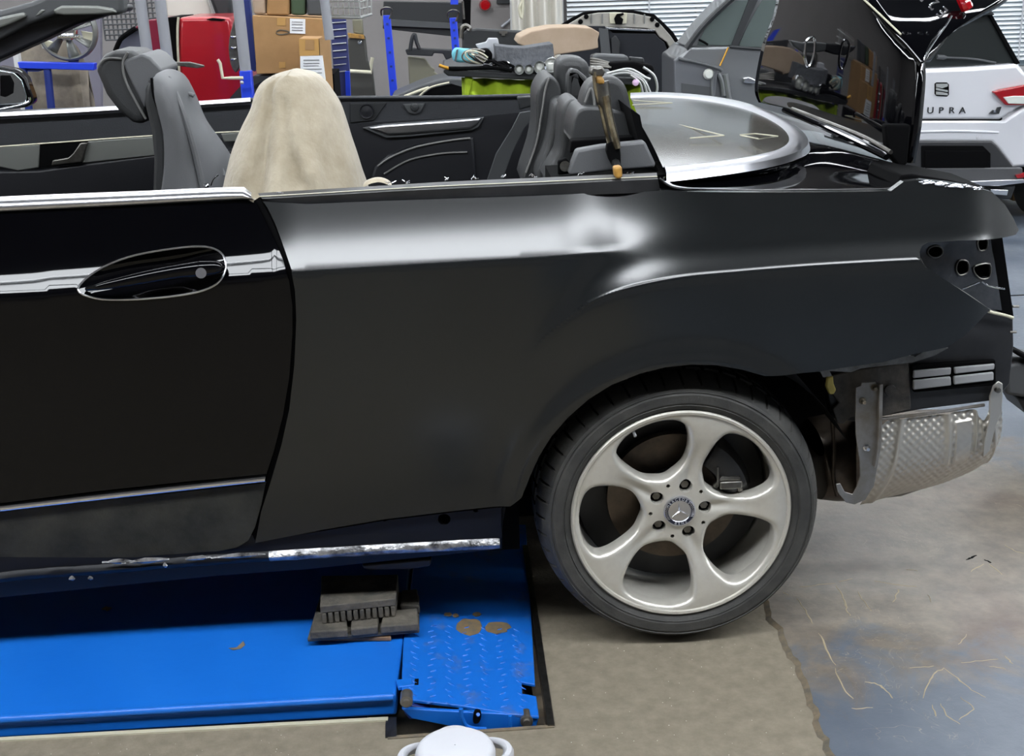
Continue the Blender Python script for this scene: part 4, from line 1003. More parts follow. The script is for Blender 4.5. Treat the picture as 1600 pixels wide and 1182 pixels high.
MB().prism([Vector((p.x, ymin+.004, p.z-.001)) for p in sd]+[Vector((x, ymin+.004, z)) for x, z in lowp], (0, .01, 0)).build('ramp_side', 'blue', lift, bevel=.002)
for (x, y, r) in ((635, 1098, .013), (823, 1129, .013)):
    c = P(x, y, ymin-.006); MB().lathe([(.0001, -.006), (r*.6, -.006), (r*.62, 0), (r, .001), (r, .03)], c, 'Y', 20).build('roller', 'strap', lift, sharp=30)
sl_ = [P(x, y, ymin-.0005) for x, y in sm2([(742, 1112), (750, 1112), (752, 1120), (748, 1130), (741, 1131), (739, 1124)], 4)]
MB().prism(sl_, (0, .006, 0)).build('slot', 'void', lift)
MB().tube([P(747, 1117, ymin-.004), P(747, 1119, ymin+.004)], .004, 8).build('slot_pin', 'blue', lift)
MB().tube(cat_([P(x, y, ymin-.008) for x, y in [(720, 1108), (722, 1122), (728, 1134), (740, 1139), (760, 1140)]], 5), .0045, 8).build('handle_hook', 'blue', lift)
MB().tube([P(797, 1119, ymin-.006), P(797, 1139, ymin-.006)], .004, 8).build('lug', 'blue', lift)
MB().prism([P(x, y, ymin+.03) for x, y in [(632, 1100), (672, 1110), (672, 1124), (640, 1126), (632, 1116)]], (0, .08, 0)).build('under_bracket', 'bluedark', lift, bevel=.004)
MB().prism([rp_(x, y, .002) for x, y in [(618, 1062), (644, 1060), (644, 1068), (648, 1070), (622, 1074)]], (0, 0, -.01)).build('hinge_tab', 'blue', lift, bevel=.002)
MB().box(rp_(651, 1066, .001), (.008, .022, .002)).build('hinge_slot', 'void', lift)
# raised bars of the chequer pattern
proto = None; n_ = 0
a0 = rp_(640, 1085); 
ux, uy = .038, .040
for i in range(0, 7):
    for j in range(0, 16):
        x = xs0+.022+i*ux; y = ymin+.03+j*uy*.62
        k = (i+j) % 2; q = Vector((x+(.006 if j % 2 else 0), y, zramp(x)))
        px_ok = x < xs1-.012 and y < ymin+.36
        if not px_ok: continue
        ang = radians(-38) if i % 2 == 0 else radians(35)
        if proto is None:
            mb = MB(); mb.add([(-.009, 0, 0), (0, -.0022, 0), (.009, 0, 0), (0, .0022, 0), (-.005, 0, .0022), (.005, 0, .0022)], [(0, 1, 5, 4), (1, 2, 5), (2, 3, 4, 5), (3, 0, 4)])
            proto = mb.build('raised_bar', 'blue', None, recalc=True)
            c = proto; c.parent = lift; c.matrix_parent_inverse = wm(lift).inverted()
        else:
            c = proto.copy(); COL.objects.link(c); c.parent = lift; c.matrix_parent_inverse = wm(lift).inverted()
        c.location = q; c.rotation_euler = (0, radians(8), ang); n_ += 1
M['stain'] = mat('dried_mud', (122, 100, 66), .9, 0, 0, (92, 86, 74), 60)
for cx_, cy_, a_, b_2 in ((734, 979, 21, 13), (776, 981, 20, 9), (700, 960, 6, 3), (712, 962, 5, 3), (745, 960, 7, 3)):
    q = [(cx_+a_*cos(t)*(1+RNG.uniform(-.18, .18)), cy_+b_2*sin(t)*(1+RNG.uniform(-.18, .18))) for t in np.linspace(0, 2*pi, 16, endpoint=False)]
    MB().prism([rp_(x, y, .0012) for x, y in q], (0, 0, -.001)).build('mud_patch', 'stain', lift)
for q in ([(357, 1013), (370, 1012), (380, 1002), (383, 1008), (376, 1014), (364, 1016)], [(158, 952), (165, 948), (175, 950), (168, 955)]):
    MB().prism([Pz(x, y, ZP+.0015) for x, y in q], (0, 0, -.001)).build('dirt_flake', 'rust', lift)
# --
# rubber pads and wedge on the platform
def blockz(name, px, z0, z1, m, parent=None, bevel=.003, **k):
    pts = [Pz(x, y, z1) for x, y in px]; return MB().prism(pts, (0, 0, z0-z1)).build(name, m, parent, bevel=bevel, **k)
wd = blockz('wooden_board', [(500, 996), (611, 996), (608, 980), (505, 980)], ZP+.0005, ZP+.012, 'wood'); tag(wd, 'thin wooden board under the rubber pads on the blue platform', 'board')
pd = thing('ribbed_rubber_pad', 'broad dusty rubber pad with raised blocks, lower of the two pads on the blue platform', 'rubber pad', (-.62, -.08, ZP+.012))
zb = ZP+.013
blockz('pad_base', [(480, 998), (655, 984), (655, 930), (640, 925), (500, 930)], zb, zb+.010, 'rubber', pd)
for q in ([(484, 988), (492, 956), (540, 952), (543, 984)], [(548, 983), (549, 962), (592, 958), (590, 979)], [(594, 979), (600, 955), (652, 950), (654, 974)], [(505, 950), (510, 925), (565, 922), (562, 948)], [(625, 945), (628, 922), (652, 920), (656, 948)]):
    blockz('tread_block', q, zb+.009, zb+.030, 'rubber', pd, bevel=.004)
tp = thing('toothed_rubber_block', 'thick dusty rubber block with a toothed edge, upper of the two pads under the sill', 'rubber pad', (-.62, 0, ZP+.04))
zt = zb+.031
top_ = [Pz(x, y, zt+.045) for x, y in [(500, 948), (618, 936), (622, 898), (502, 900)]]
MB().prism(top_, (0, 0, -.018)).build('block_top', 'rubber', tp, bevel=.002)
a, b = top_[0], top_[1]; mb = MB(); nn_ = 12
MB().prism([a+Vector((.002, .012, -.018)), b+Vector((-.002, .012, -.018)), top_[2]+Vector((0, -.002, -.018)), top_[3]+Vector((0, -.002, -.018))], (0, 0, -.027)).build('block_body', 'rubber', tp)
for i in range(nn_):
    p = a.lerp(b, (i+.5)/nn_); MB().box(p+Vector((0, .008, -.0315)), (abs(b.x-a.x)/nn_*.72, .016, .026)).build('tooth', 'rubber', tp, bevel=.002)
jp = MB().prism([Pz(x, y, .12) for x, y in [(508, 922), (612, 912), (612, 898), (508, 902)]], (0, 0, -.0065)).build('rubber_cube', 'rubber', None, bevel=.003); tag(jp, 'dark square rubber block on top of the pads, hidden in the shade under the sill', 'rubber block')

# white plastic lobed cap close to the camera at the bottom edge
wc = thing('white_plastic_tub', 'white plastic tub with a lobed rim, cut by the bottom edge of the picture', 'tub', tuple(Pz(712, 1190, .0)))
zc = .22; c = Pz(712, 1187, zc); 
r0 = (Pz(804, 1182, zc)-Pz(620, 1182, zc)).length/2
pts = []
for i in range(120):
    t = 2*pi*i/120; rr = r0*(.68+.34*max(0, cos(2.5*((t-radians(92)+pi/5) % (2*pi/5)-pi/5)))**1.0)
    pts.append((rr*cos(t), rr*sin(t)))
rows = []
for s, dz in ((1, -.02), (1.0, -.006), (.97, 0), (.90, .002), (.84, -.003)): rows.append([c+Vector((x*s, y*s, dz)) for x, y in pts+[pts[0]]])
MB().grid(rows).build('lobed_rim', 'white', wc, thick=.003)
MB().lathe([(r0*.56, -.218), (r0*.66, -.02), (r0*.68, .012), (r0*.65, .020), (r0*.60, .024), (r0*.54, .024), (.001, .028)], c, 'Z', 64).build('body', 'white', wc, sharp=50)

# ------------------------------------------------------------------ background: window with blinds, wall things
def rect3(name, px0, py0, px1, py1, Y, t, m, parent=None, **k):
    return slab(name, [(px0, py0), (px1, py0), (px1, py1), (px0, py1)], Y, t, m, parent, **k)
WX0 = P(880, 30, YB).x; WX1 = X1
struct('wall_back', MB().box(((WX0-.0+X1)/2+.0, YB+.05, .25), (X1-WX0, .1, .5)), 'wallw')
struct('wall_back', MB().box(((WX0+X1)/2, YB+.05, 3.1), (X1-WX0, .1, .6)), 'wallw')
struct('wall_back', MB().box(((P(797, 30, YB).x+WX0)/2, YB-.01, H/2), (WX0-P(797, 30, YB).x, .06, H)), 'wallw')
M['pane'] = mat('window_pane', (180, 196, 204), .3)
win_ = struct('window_1', MB().box(((WX0+X1)/2, YB+.08, 1.65), (X1-WX0, .02, 2.3)), 'pane')
for i, xx in enumerate(np.arange(WX0+.02, X1, 1.1)): MB().box((xx, YB+.04, 1.65), (.06, .05, 2.3)).build('window_frame', 'wallw', win_)
for zz in (.5, 2.8): MB().box(((WX0+X1)/2, YB+.04, zz), (X1-WX0, .06, .06)).build('window_frame', 'wallw', win_)
bli = thing('venetian_blind', 'long white venetian blind across the back window behind the grey and white cars', 'blind', ((WX0+X1)/2, YB, 2.75))
sp0 = None
for i in range(58):
    z = .60+i*.036
    if sp0 is None:
        sp0 = MB().box((0, 0, 0), (X1-WX0-.05, .040, .003), Matrix.Rotation(radians(38), 3, 'X')).build('slat', 'slat', None); c = sp0; 
    else: c = sp0.copy(); COL.objects.link(c)
    c.parent = bli; c.matrix_parent_inverse = wm(bli).inverted(); c.location = ((WX0+X1)/2, YB-.06, z)
for px in (1014, 1134, 1250, 1595): 
    q = P(px, 50, YB-.09); MB().box((q.x, q.y, 1.7), (.012, .004, 2.3)).build('ladder_tape', 'white', bli)
# plastic curtain
q0, q1 = P(800, 20, 7.9), P(880, 20, 7.9); rows = []
for z in np.linspace(.1, 2.8, 12):
    rows.append([Vector((q0.x+(q1.x-q0.x)*u*(1+.0*z), 7.9+.05*sin(26*u+z)+.03*sin(9*u-z), z)) for u in np.linspace(0, 1, 60)])
M['film'] = mat('plastic_film', (206, 202, 192), .3)
tag(MB().grid(rows).build('plastic_curtain', 'film', None, sharp=180), 'translucent white plastic sheet hanging left of the blinds', 'curtain')
# fire alarm, sign, wall pipe
fa = MB().lathe([(.0001, -.05), (.035, -.05), (.045, -.03), (.05, 0)], P(758, 8, YB-.05), 'Y', 20).build('fire_alarm', 'redlamp'); tag(fa, 'small red alarm sounder on the grey wall', 'alarm')
sg = rect3('wall_sign', 776, -12, 803, 6, YB-.03, .02, 'plastic', bevel=.004); tag(sg, 'dark framed small sign on the grey wall right of the red alarm', 'sign')
tag(ptube('blue_hose', [(784, 42), (798, 30), (810, 16)], YB-.015, .012, 'pipe'), 'thin grey-blue hose hanging down the grey wall', 'hose')
tag(ptube('hanging_cable', [(814, -10), (817, 8), (815, 28), (812, 12), (821, -5)], 7.6, .012, 'cream'), 'loop of pale cable hanging at the edge of the plastic sheet', 'cable')
# blue posts with clips
for k, (xa_, ya_, xb_, yb_, lab) in enumerate(((600, 24, 618, 156, 'tall blue punched steel post, the left one, in front of the dark wall board'), (704, 28, 716, 100, 'blue punched steel post, the right one, behind the cluttered table'))):
    t = thing('steel_post', lab, 'post', tuple(Vector((P((xa_+xb_)/2, 90, 5.4).x, 5.4, 0))), 'blue steel posts'); 
    a, b = P(xa_+4, ya_, 5.4), P(xb_-2, yb_, 5.4)
    d = (b-a)/(b.z-a.z); foot = a + d*(0-a.z); foot.y = 5.4
    mb = MB(); mb.prism([a+Vector((-.022, 0, 0)), a+Vector((.022, 0, 0)), foot+Vector((.025, 0, 0)), foot+Vector((-.025, 0, 0))], (0, .04, 0)); mb.build('post', 'blue2', t, bevel=.004)
    for i in range(6):
        q = a.lerp(b, (i+.6)/6); MB().box(q+Vector((0, -.002, 0)), (.014, .004, .012)).build('punched_hole', 'bluedark', t)
    MB().tube(cat_([a+Vector((-.03, 0, -.0)), a+Vector((-.03, -.01, .03)), a+Vector((0, -.02, .045)), a+Vector((.035, -.01, .03)), a+Vector((.015, 0, -.02))], 4), .006, 6).build('spring_clip', 'steel', t)
    if k == 1: rect3('post_top', 704, -20, 716, 7, 5.42, .03, 'blue2', t)
# dark wall board with black rail
wb = thing('wall_board', 'large dark grey board on the wall behind the blue posts', 'board', tuple(P(665, 25, 6.2)))
slab('board', [(599, 2), (735, 4), (734, 60), (598, 45)], 6.2, .04, 'plastic', wb, bevel=.005)
slab('grey_rail', [(598, 30), (734, 38), (734, 46), (598, 40)], 6.16, .04, 'plasticg', wb)  # lighter grey strip across the lower part of the board
slab('black_rail', [(724, -8), (736, -8), (735, 48), (722, 46)], 6.1, .04, 'void', wb)
ptube('hook', [(723, 2), (724, 14), (725, 30)], 6.08, .008, 'steel', wb)
# bumper stand: dark arm with olive panel
bs = thing('olive_panel', 'olive green car panel leaning under a dark bracket', 'car panel', tuple(P(660, 150, 5.0)))
slab('panel', [(637, 88), (664, 91), (674, 105), (680, 108), (678, 112), (687, 118), (683, 132), (650, 138), (640, 142)], 5.62, .03, 'olive', bs, bevel=.008)
slab('bracket', [(633, 78), (642, 75), (706, 78), (706, 90), (697, 94), (692, 84), (678, 83), (676, 88), (636, 86)], 5.57, .05, 'plastic', bs, bevel=.006)
ptube('bracket_hook', [(641, 78), (644, 60), (648, 54), (651, 66), (655, 76)], 5.57, .012, 'plastic', bs)
# dark car behind left of table
dcar = thing('dark_car', 'low dark car roof with silver window lines, partly hidden left of the lime table', 'car', tuple(Vector((P(680, 150, 4.8).x, 4.8, 0))))
slab('body', [(615, 158), (640, 140), (672, 128), (705, 122), (740, 128), (760, 158)], 4.8, .4, 'plasticg', dcar, bevel=.03, smooth=3)
slab('windscreen', [(650, 156), (675, 138), (705, 131), (735, 140), (742, 156)], 4.77, .02, 'void', dcar)
ptube('roof_line', [(632, 151), (655, 142), (670, 137)], 4.76, .008, 'cream', dcar); ptube('roof_line', [(652, 153), (672, 137), (702, 129)], 4.75, .005, 'cream', dcar)
MB().box(Vector((P(680, 150, 5.0).x, 5.0, .3)), (.6, .36, .6)).build('lower_body', 'void', dcar)

# ------------------------------------------------------------------ cluttered table
YT = 2.75
tb = thing('work_table', 'stand covered in bright lime fabric with a long black board on top', 'table', tuple(Vector((P(860, 150, YT).x, YT+.25, 0))))
a = P(692, 108, YT); b = P(1016, 128, YT); zt_ = P(850, 118, YT).z
slab('table_board', [(692, 113), (694, 108), (860, 116), (1000, 122), (1014, 127), (1008, 134), (860, 127), (700, 119)], YT, .55, 'plastic', tb, bevel=.006, seg=3)
rows = []
A_ = P(722, 122, YT+.05); B__ = P(1000, 132, YT+.05)
for z in np.linspace(A_.z, .02, 7):
    rows.append([Vector((A_.x+(B__.x-A_.x)*u, YT+.06+.018*sin(15*u*pi+z*2)+.01*sin(33*u+3*z), min(z, A_.z+(B__.z-A_.z)*u) if z > .5 else z)) for u in np.linspace(0, 1, 80)])
MB().grid(rows).build('lime_cover', 'lime', tb, sharp=180, thick=.006)
slab('lime_fold', [(726, 118), (740, 122), (733, 150), (735, 200), (722, 200), (726, 140)], YT+.02, .03, 'lime', tb, bevel=.008)
fo = thing('foam_block', 'dark grey foam block on the cluttered table in front of the beige cushion', 'foam block', tuple(P(820, 104, YT+.05)))
slab('block', [(773, 71), (798, 74), (820, 75), (864, 68), (867, 97), (846, 103), (832, 106), (815, 104), (776, 99)], YT+.05, .16, 'foam', fo, bevel=.004)
cu = slab('beige_cushion', [(808, 68), (812, 58), (830, 49), (860, 43), (900, 42), (925, 44), (937, 51), (934, 62), (935, 75), (925, 78), (868, 86), (866, 90), (845, 84)], YT+.30, .28, 'beige', None, bevel=.045, seg=5); tag(cu, 'beige padded cushion lying on top of the table clutter', 'cushion')
for k, (x, y, r, lab) in enumerate(((811, 108, .022, 'smallest glass lamp ring in the row under the foam block, leftmost'), (826, 108, .021, 'glass lamp ring second from left under the foam block'), (843, 104.5, .028, 'glass lamp ring third from left under the foam block'), (861, 101, .033, 'largest glass lamp ring at the right end under the foam block'))):
    t = thing('lamp_ring', lab, 'lamp', tuple(P(x, y, YT+.03)), 'glass lamp rings on the table'); c = P(x, y, YT+.0)
    MB().lathe([(r*.75, -.01), (r*.9, -.022), (r, -.01), (r, .05), (r*.8, .05)], c, 'Y', 24).build('ring', 'chrome', t)
    MB().lathe([(.0001, -.012), (r*.4, -.010), (r*.8, .004)], c, 'Y', 24).build('lens', 'glassc', t)
tl = thing('work_lamp', 'teal and black hand tool wound in pale cable on the left of the table', 'tool', tuple(P(730, 105, YT+.05)))
slab('teal_head', [(705, 84), (711, 75), (725, 77), (745, 78), (750, 90), (738, 98), (718, 98), (708, 96)], YT+.1, .08, 'teal', tl, bevel=.012)
slab('dark_slot', [(713, 78), (716, 77), (713, 96), (710, 95)], YT+.095, .01, 'foam', tl)
slab('motor', [(748, 78), (762, 76), (770, 84), (768, 98), (750, 98)], YT+.08, .08, 'void', tl, bevel=.01)
for k in range(5):
    cx_, cy_ = 742+k*3, 88+k*1.5; r1_, r2_ = 20-k*2, 11-k
    pts = [P(cx_+r1_*cos(t), cy_+r2_*sin(t+.5*k), YT+.06-.006*k) for t in np.linspace(.3*k, .3*k+5.6, 26)]
    MB().tube(pts, .0042, 6).build('cable', 'cream' if k % 2 else 'steel', tl)
ch = slab('charger', [(743, 70), (760, 66), (763, 60), (778, 60), (780, 70), (774, 76), (776, 92), (768, 92), (764, 76), (750, 80)], YT+.22, .05, 'white', None, bevel=.005); tag(ch, 'white plastic charger behind the teal tool', 'charger')
hs_ = thing('air_hose', 'thin black air hose with brass end along the front edge of the table board', 'hose', tuple(P(740, 108, YT)))
ptube('hose', [(701, 107), (730, 107), (770, 106), (800, 110)], YT-.005, .008, 'void', hs_); ptube('brass_end', [(686, 102), (694, 105), (702, 107)], YT-.005, .007, 'brass', hs_)
cl_ = thing('cable_bundle', 'tangle of black cables and silver clips in the middle of the table', 'cables', tuple(P(780, 110, YT)))
for k in range(7): 
    pts = [(745+k*5+RNG.uniform(-4, 4), 104+RNG.uniform(-3, 3)), (760+k*5, 98+RNG.uniform(-4, 4)), (775+k*4, 103+RNG.uniform(-3, 4)), (790+k*3, 108+RNG.uniform(-4, 3))]
    ptube('cable', pts, YT+.0+.006*k, .005, 'void' if k % 3 else 'chrome', cl_)
pn = thing('black_trim_panel', 'long black car trim panel standing behind the cushion', 'car panel', tuple(P(770, 100, YT+.65)))
slab('panel', [(722, 55), (728, 47), (745, 44), (780, 46), (835, 49), (840, 60), (840, 110), (722, 105)], YT+.70, .03, 'plastic', pn, bevel=.01)
slab('clip', [(780, 49), (793, 49), (793, 52), (789, 53), (789, 56), (784, 56), (784, 53), (780, 52)], YT+.69, .01, 'steel', pn)
ptube('loop', [(720, 60), (722, 44), (728, 40), (734, 44), (732, 48)], YT+.7, .01, 'steel', pn)
dt = thing('black_air_duct', 'black plastic air ducts heaped on the right end of the table', 'air duct', tuple(P(960, 112, YT+.1)))
slab('duct', [(925, 88), (935, 85), (980, 87), (985, 96), (1008, 98), (1010, 104), (960, 108), (930, 106)], YT+.12, .1, 'plasticg', dt, bevel=.01)
slab('duct', [(950, 98), (990, 96), (1020, 102), (1024, 112), (1010, 118), (955, 114)], YT+.05, .08, 'void', dt, bevel=.012)
slab('duct_arm', [(984, 89), (1006, 91), (1007, 98), (990, 98), (985, 96)], YT+.11, .04, 'plastic', dt, bevel=.004)
for k in range(4): ptube('metal_rod', [(922, 92+k*4), (935, 94+k*3.5), (955, 100+k*2)], YT+.08-.01*k, .006, 'steel', dt)
cb_ = thing('pale_cables', 'pale cables hanging over the right end of the table', 'cables', tuple(P(1000, 125, YT)))
for q in ([(948, 115), (975, 110), (1000, 118), (1016, 124)], [(955, 117), (980, 114), (1005, 124), (1018, 150)], [(1005, 105), (1022, 118), (1027, 140), (1018, 160)], [(990, 118), (1005, 128), (1012, 152)], [(985, 117), (1000, 130), (1006, 156)], [(960, 112), (985, 108), (1010, 122)]):
    ptube('cable', q, YT-.02, .005, 'mesh', cb_)
pk = MB().lathe([(.0001, -.015), (.012, -.012), (.014, .0)], P(993, 129, YT-.03), 'Y', 12).build('plug', mat('pink', (214, 180, 214), .5), cb_)

# ------------------------------------------------------------------ left background: trolley, red car, boxes
YR = 4.0
rc = thing('red_car', 'red car parked behind the trolley, with a black stripe edged in white', 'car', tuple(Vector((P(290, 150, YR).x, YR+.4, 0))))
slab('bonnet', [(279, 27), (340, 26), (361, 28), (366, 60), (380, 80), (384, 170), (282, 170), (278, 90)], YR, .5, 'red', rc, bevel=.02)
slab('stripe', [(258, 28), (279, 27), (279, 90), (281, 170), (268, 170), (260, 90)], YR, .4, 'void', rc)
ptube('piping', [(279, 27), (277.5, 45), (278, 80), (280, 112), (282, 160)], YR-.01, .006, 'cream', rc)
ptube('piping', [(251, 55), (252, 75), (254, 95)], YR-.01, .005, 'cream', rc)
slab('wing', [(190, 56), (215, 40), (232, 31), (258, 29), (264, 170), (240, 170), (236, 60), (216, 44)], YR+.02, .4, mat('dark_red', (120, 14, 44), .35, 0, .4), rc, bevel=.008)
slab('windscreen', [(182, 78), (190, 58), (214, 46), (240, 60), (244, 170), (180, 170)], YR+.05, .2, mat('screen_grey', (92, 94, 108), .25), rc)
ptube('screen_edge', [(180, 80), (186, 66), (192, 58), (212, 44)], YR-.0, .012, 'void', rc)
slab('badge_shadow', [(322, 30), (332, 28), (352, 30), (346, 33), (330, 32)], YR-.006, .01, 'void', rc)
MB().box(Vector((P(300, 150, YR+.3).x, YR+.35, .5)), (.5, .5, 1.0)).build('lower_body', 'red', rc)
wc_ = slab('white_sheet', [(256, -20), (318, -20), (332, 27), (260, 27)], YR+.7, .05, 'film', None, bevel=.01); tag(wc_, 'white hanging sheet above the red car', 'cloth')
bg_ = slab('black_bag', [(320, -20), (358, -20), (362, 26), (338, 27)], YR+.6, .1, 'plastic', None, bevel=.02); tag(bg_, 'black bag hanging beside the white sheet above the red car', 'bag')
fb_ = thing('foil_bag', 'narrow crinkled silver foil bag hanging in front of the red car', 'bag', tuple(P(367, 70, YR-.4)))
slab('bag', [(369, 0), (371, 30), (376, 55), (376, 95), (370, 112), (366, 112), (360, 100), (357, 75), (360, 50), (366, 30), (366, 2)], YR-.4, .04, 'steel', fb_, bevel=.012, smooth=2)
for y in (57, 74, 92): ptube('crease', [(361, y), (365, y+1), (369, y)], YR-.405, .005, 'chrome', fb_)
# trolley with upright pipes
tr = thing('rack_trolley', 'body-panel rack with slanting grey padded uprights and blue arms', 'rack', tuple(Vector((P(250, 150, 3.1).x, 3.1, 0))))
def pole(name, xa_, ya_, xb_, yb_, Y, r, m, parent, foot=True):
    a, b = P(xa_, ya_, Y), P(xb_, yb_, Y); return MB().tube([a, b], r, 14).build(name, m, parent)
pole('upright', 217, -15, 231, 88, 3.1, .024, 'pipe', tr); pole('upright', 248, -15, 262, 95, 3.1, .024, 'pipe', tr); pole('upright', 370, -15, 384, 112, 3.1, .024, 'pipe', tr); pole('upright', 505, -15, 515, 62, 3.1, .020, 'pipe', tr)
for x, y in ((232, 88), (262, 95), (384, 110)):
    a = P(x, y, 3.1); MB().box((a.x, 3.1, a.z/2), (.05, .05, a.z)).build('blue_socket', 'blue2', tr, bevel=.004)
slab('arm', [(243, 91), (264, 91), (265, 99), (246, 98)], 3.05, .06, 'blue2', tr, bevel=.004)
slab('metal_arm', [(262, 97), (296, 97), (318, 102), (319, 105), (308, 107), (262, 101)], 3.04, .02, 'steel', tr, bevel=.003)
ptube('hook_arm', [(340, 93), (344, 99), (348, 122), (362, 122), (380, 122)], 3.04, .007, 'cream', tr, smooth=0)
pk_ = MB().lathe([(.0001, -.01), (.008, 0)], P(378, 129, 3.0), 'Y', 10).build('knob', 'white', tr)
sh = thing('blue_bench', 'blue steel bench frame behind the windscreen pillar, carrying a radiator fan', 'bench', tuple(Vector((P(88, 105, 3.2).x, 3.2, 0))))
slab('rail', [(27, 97), (147, 99), (147, 110), (30, 107)], 3.2, .05, 'blue2', sh, bevel=.003)
slab('under_rail', [(38, 107), (72, 108), (60, 112), (40, 112)], 3.22, .05, 'bluedark', sh)
a, b = P(74, 108, 3.22), P(79, 158, 3.22); f_ = a+(b-a)*((0-a.z)/(b.z-a.z)); f_.y = a.y
MB().tube([a, f_], .017, 8).build('leg', 'bluedark', sh)
a = P(36, 106, 3.22); MB().tube([a, Vector((a.x, a.y, 0))], .017, 8).build('leg', 'bluedark', sh)
fn = thing('radiator_fan', 'pale plastic radiator fan with a round silver hub standing on the blue bench', 'fan', tuple(P(105, 97, 3.25)))
c = P(104, 49, 3.25)
MB().lathe([(.0001, -.02), (.035, -.02), (.04, -.01), (.04, .03)], c, 'Y', 24).build('hub', 'chrome', fn)
ring = MB().lathe([(.110, .0), (.117, -.01), (.125, .0), (.125, .04)], c, 'Y', 48).build('shroud_ring', 'inlay', fn)
for k in range(7):
    a_ = 2*pi*k/7+.3
    MB().grid([[c+Vector((r*cos(a_+s+.9*(r-.04)), .01+.12*s, r*sin(a_+s+.9*(r-.04)))) for s in (-.16, -.05, .06, .17)] for r in (.04, .07, .09, .112)]).build('blade', 'inlay', fn, thick=.004)
for q in ([(62, 66), (72, 62), (84, 66), (82, 76), (66, 76)], [(126, 48), (150, 52), (148, 70), (132, 66)], [(108, 88), (124, 88), (122, 97), (106, 97)]): slab('shroud_plate', q, 3.27, .01, 'cream' if q[0][0] != 108 else 'bluedark', fn, bevel=.003)
ptube('fan_rod', [(90, 57), (110, 57), (124, 57)], 3.2, .008, 'chrome', fn)
for (nm, x0_, y0_, x1_, y1_, Y_, nx, nz, lab, m_) in (('wire_mesh_panel', 30, 60, 75, 97, 3.6, 8, 6, 'dark wire mesh panel behind the radiator fan', 'mesh'), ('wire_mesh_panel', 156, -10, 250, 60, 4.6, 12, 9, 'large wire mesh panel standing behind the grey uprights', 'plasticg')):
    t = thing(nm, lab, 'mesh panel', tuple(P((x0_+x1_)/2, y1_, Y_)))
    a, b = P(x0_, y0_, Y_), P(x1_, y1_, Y_)
    mb = MB(); [mb.tube([(a.x+(b.x-a.x)*i/nx, Y_, a.z), (a.x+(b.x-a.x)*i/nx, Y_, b.z)], .005, 5) for i in range(nx+1)]; [mb.tube([(a.x, Y_, a.z+(b.z-a.z)*i/nz), (b.x, Y_, a.z+(b.z-a.z)*i/nz)], .005, 5) for i in range(nz+1)]
    mb.build('wire_grid', m_, t, kind='stuff')
    MB().box(((a.x+b.x)/2, Y_+.02, max(b.z, .05)/2), (.03, .03, b.z)).build('mesh_leg', 'void', t)
    if nx == 8: slab('backing', [(x0_, y0_), (x1_, y0_), (x1_, y1_), (x0_, y1_)], Y_+.03, .02, mat('navy_box', (48, 50, 78), .6), t)
rows = []
for k, yy in enumerate((3.36, 3.38, 3.46, 3.55)):
    rows.append([Vector((lambda p: (p.x, yy+.02*sin(i*2.1), (p.z if k in (1, 2) else .0)))(P(x, y, 3.5))) for i, (x, y) in enumerate([(38, 120), (48, 114), (70, 110), (95, 113), (120, 111), (138, 120), (150, 150)])])
M['tarp'] = mat('tarp', (150, 140, 124), .9, 0, 0, (110, 102, 92), 8)
bd_ = MB().grid(surf(rows, 4, 2)).build('beige_tarpaulin', 'tarp', None, thick=.004); tag(bd_, 'dull beige tarpaulin under the blue bench rail', 'tarpaulin')
gb = slab('grey_screen', [(-40, 60), (156, 10), (158, 170), (-40, 170)], 5.2, .05, mat('screen', (112, 110, 122), .8), None); tag(gb, 'plain grey partition standing behind the radiator fan and mesh', 'partition')
a = P(23, 79, 3.3); wp = MB().box((a.x, 3.32, a.z/2), (.022, .04, a.z)).build('white_post', 'wallw'); tag(wp, 'slim white post at the left end of the blue bench', 'post')
# cardboard boxes
b1 = thing('cardboard_box', 'large brown cardboard box, behind the smaller one', 'box', tuple(Vector((P(450, 120, 3.6).x, 3.7, P(450, 118, 3.6).z))))
slab('carton', [(394, 24), (505, 29), (506, 112), (401, 116)], 3.6, .35, 'card', b1, bevel=.004)
slab('tape', [(433, 28), (446, 28), (446, 40), (433, 40)], 3.597, .004, 'card2', b1); slab('tape', [(436, 97), (446, 97), (446, 106), (436, 107)], 3.597, .004, 'card2', b1)
slab('label', [(453, 29), (477, 30), (477, 53), (453, 52)], 3.594, .004, 'paper', b1)
ptube('hand_hole', sm2([(432, 50), (438, 47), (450, 49), (451, 52), (440, 54), (433, 53)], 3), 3.597, .003, 'rust', b1, smooth=0)
M['greyprint'] = mat('grey_print', (150, 150, 152), .8)
for y in (34, 38, 43, 47): ptube('print_line', [(456, y), (473, y+.5)], 3.592, .002, 'greyprint', b1, smooth=0)
b2 = thing('cardboard_box', 'smaller brown cardboard box with yellow tape and papers, in front of the large one', 'box', tuple(Vector((P(495, 150, 3.35).x, 3.45, P(495, 152, 3.35).z))))
slab('carton', [(467, 60), (498, 60), (502, 152), (470, 152)], 3.35, .2, 'card', b2, bevel=.003)
slab('carton_side', [(499, 60), (515, 58, 3.5), (521, 152, 3.5), (503, 152)], 3.35, .02, 'card', b2)
slab('tape', [(467, 61), (498, 61), (499, 86), (468, 88)], 3.346, .004, 'card2', b2); slab('tape_patch', [(477, 62), (491, 62), (491, 78), (477, 78)], 3.343, .004, 'card', b2)
slab('papers', [(469, 88), (504, 87), (512, 150), (470, 150)], 3.33, .008, 'paper', b2)
for y in (94, 99, 103, 108, 114, 119): ptube('print_line', [(474, y), (495+RNG.uniform(0, 8), y-.3)], 3.328, .0018, 'greyprint', b2, smooth=0)
st_ = thing('box_stand', 'dark covered stand under the cardboard boxes', 'stand', tuple(Vector((P(450, 150, 3.6).x, 3.6, 0))))
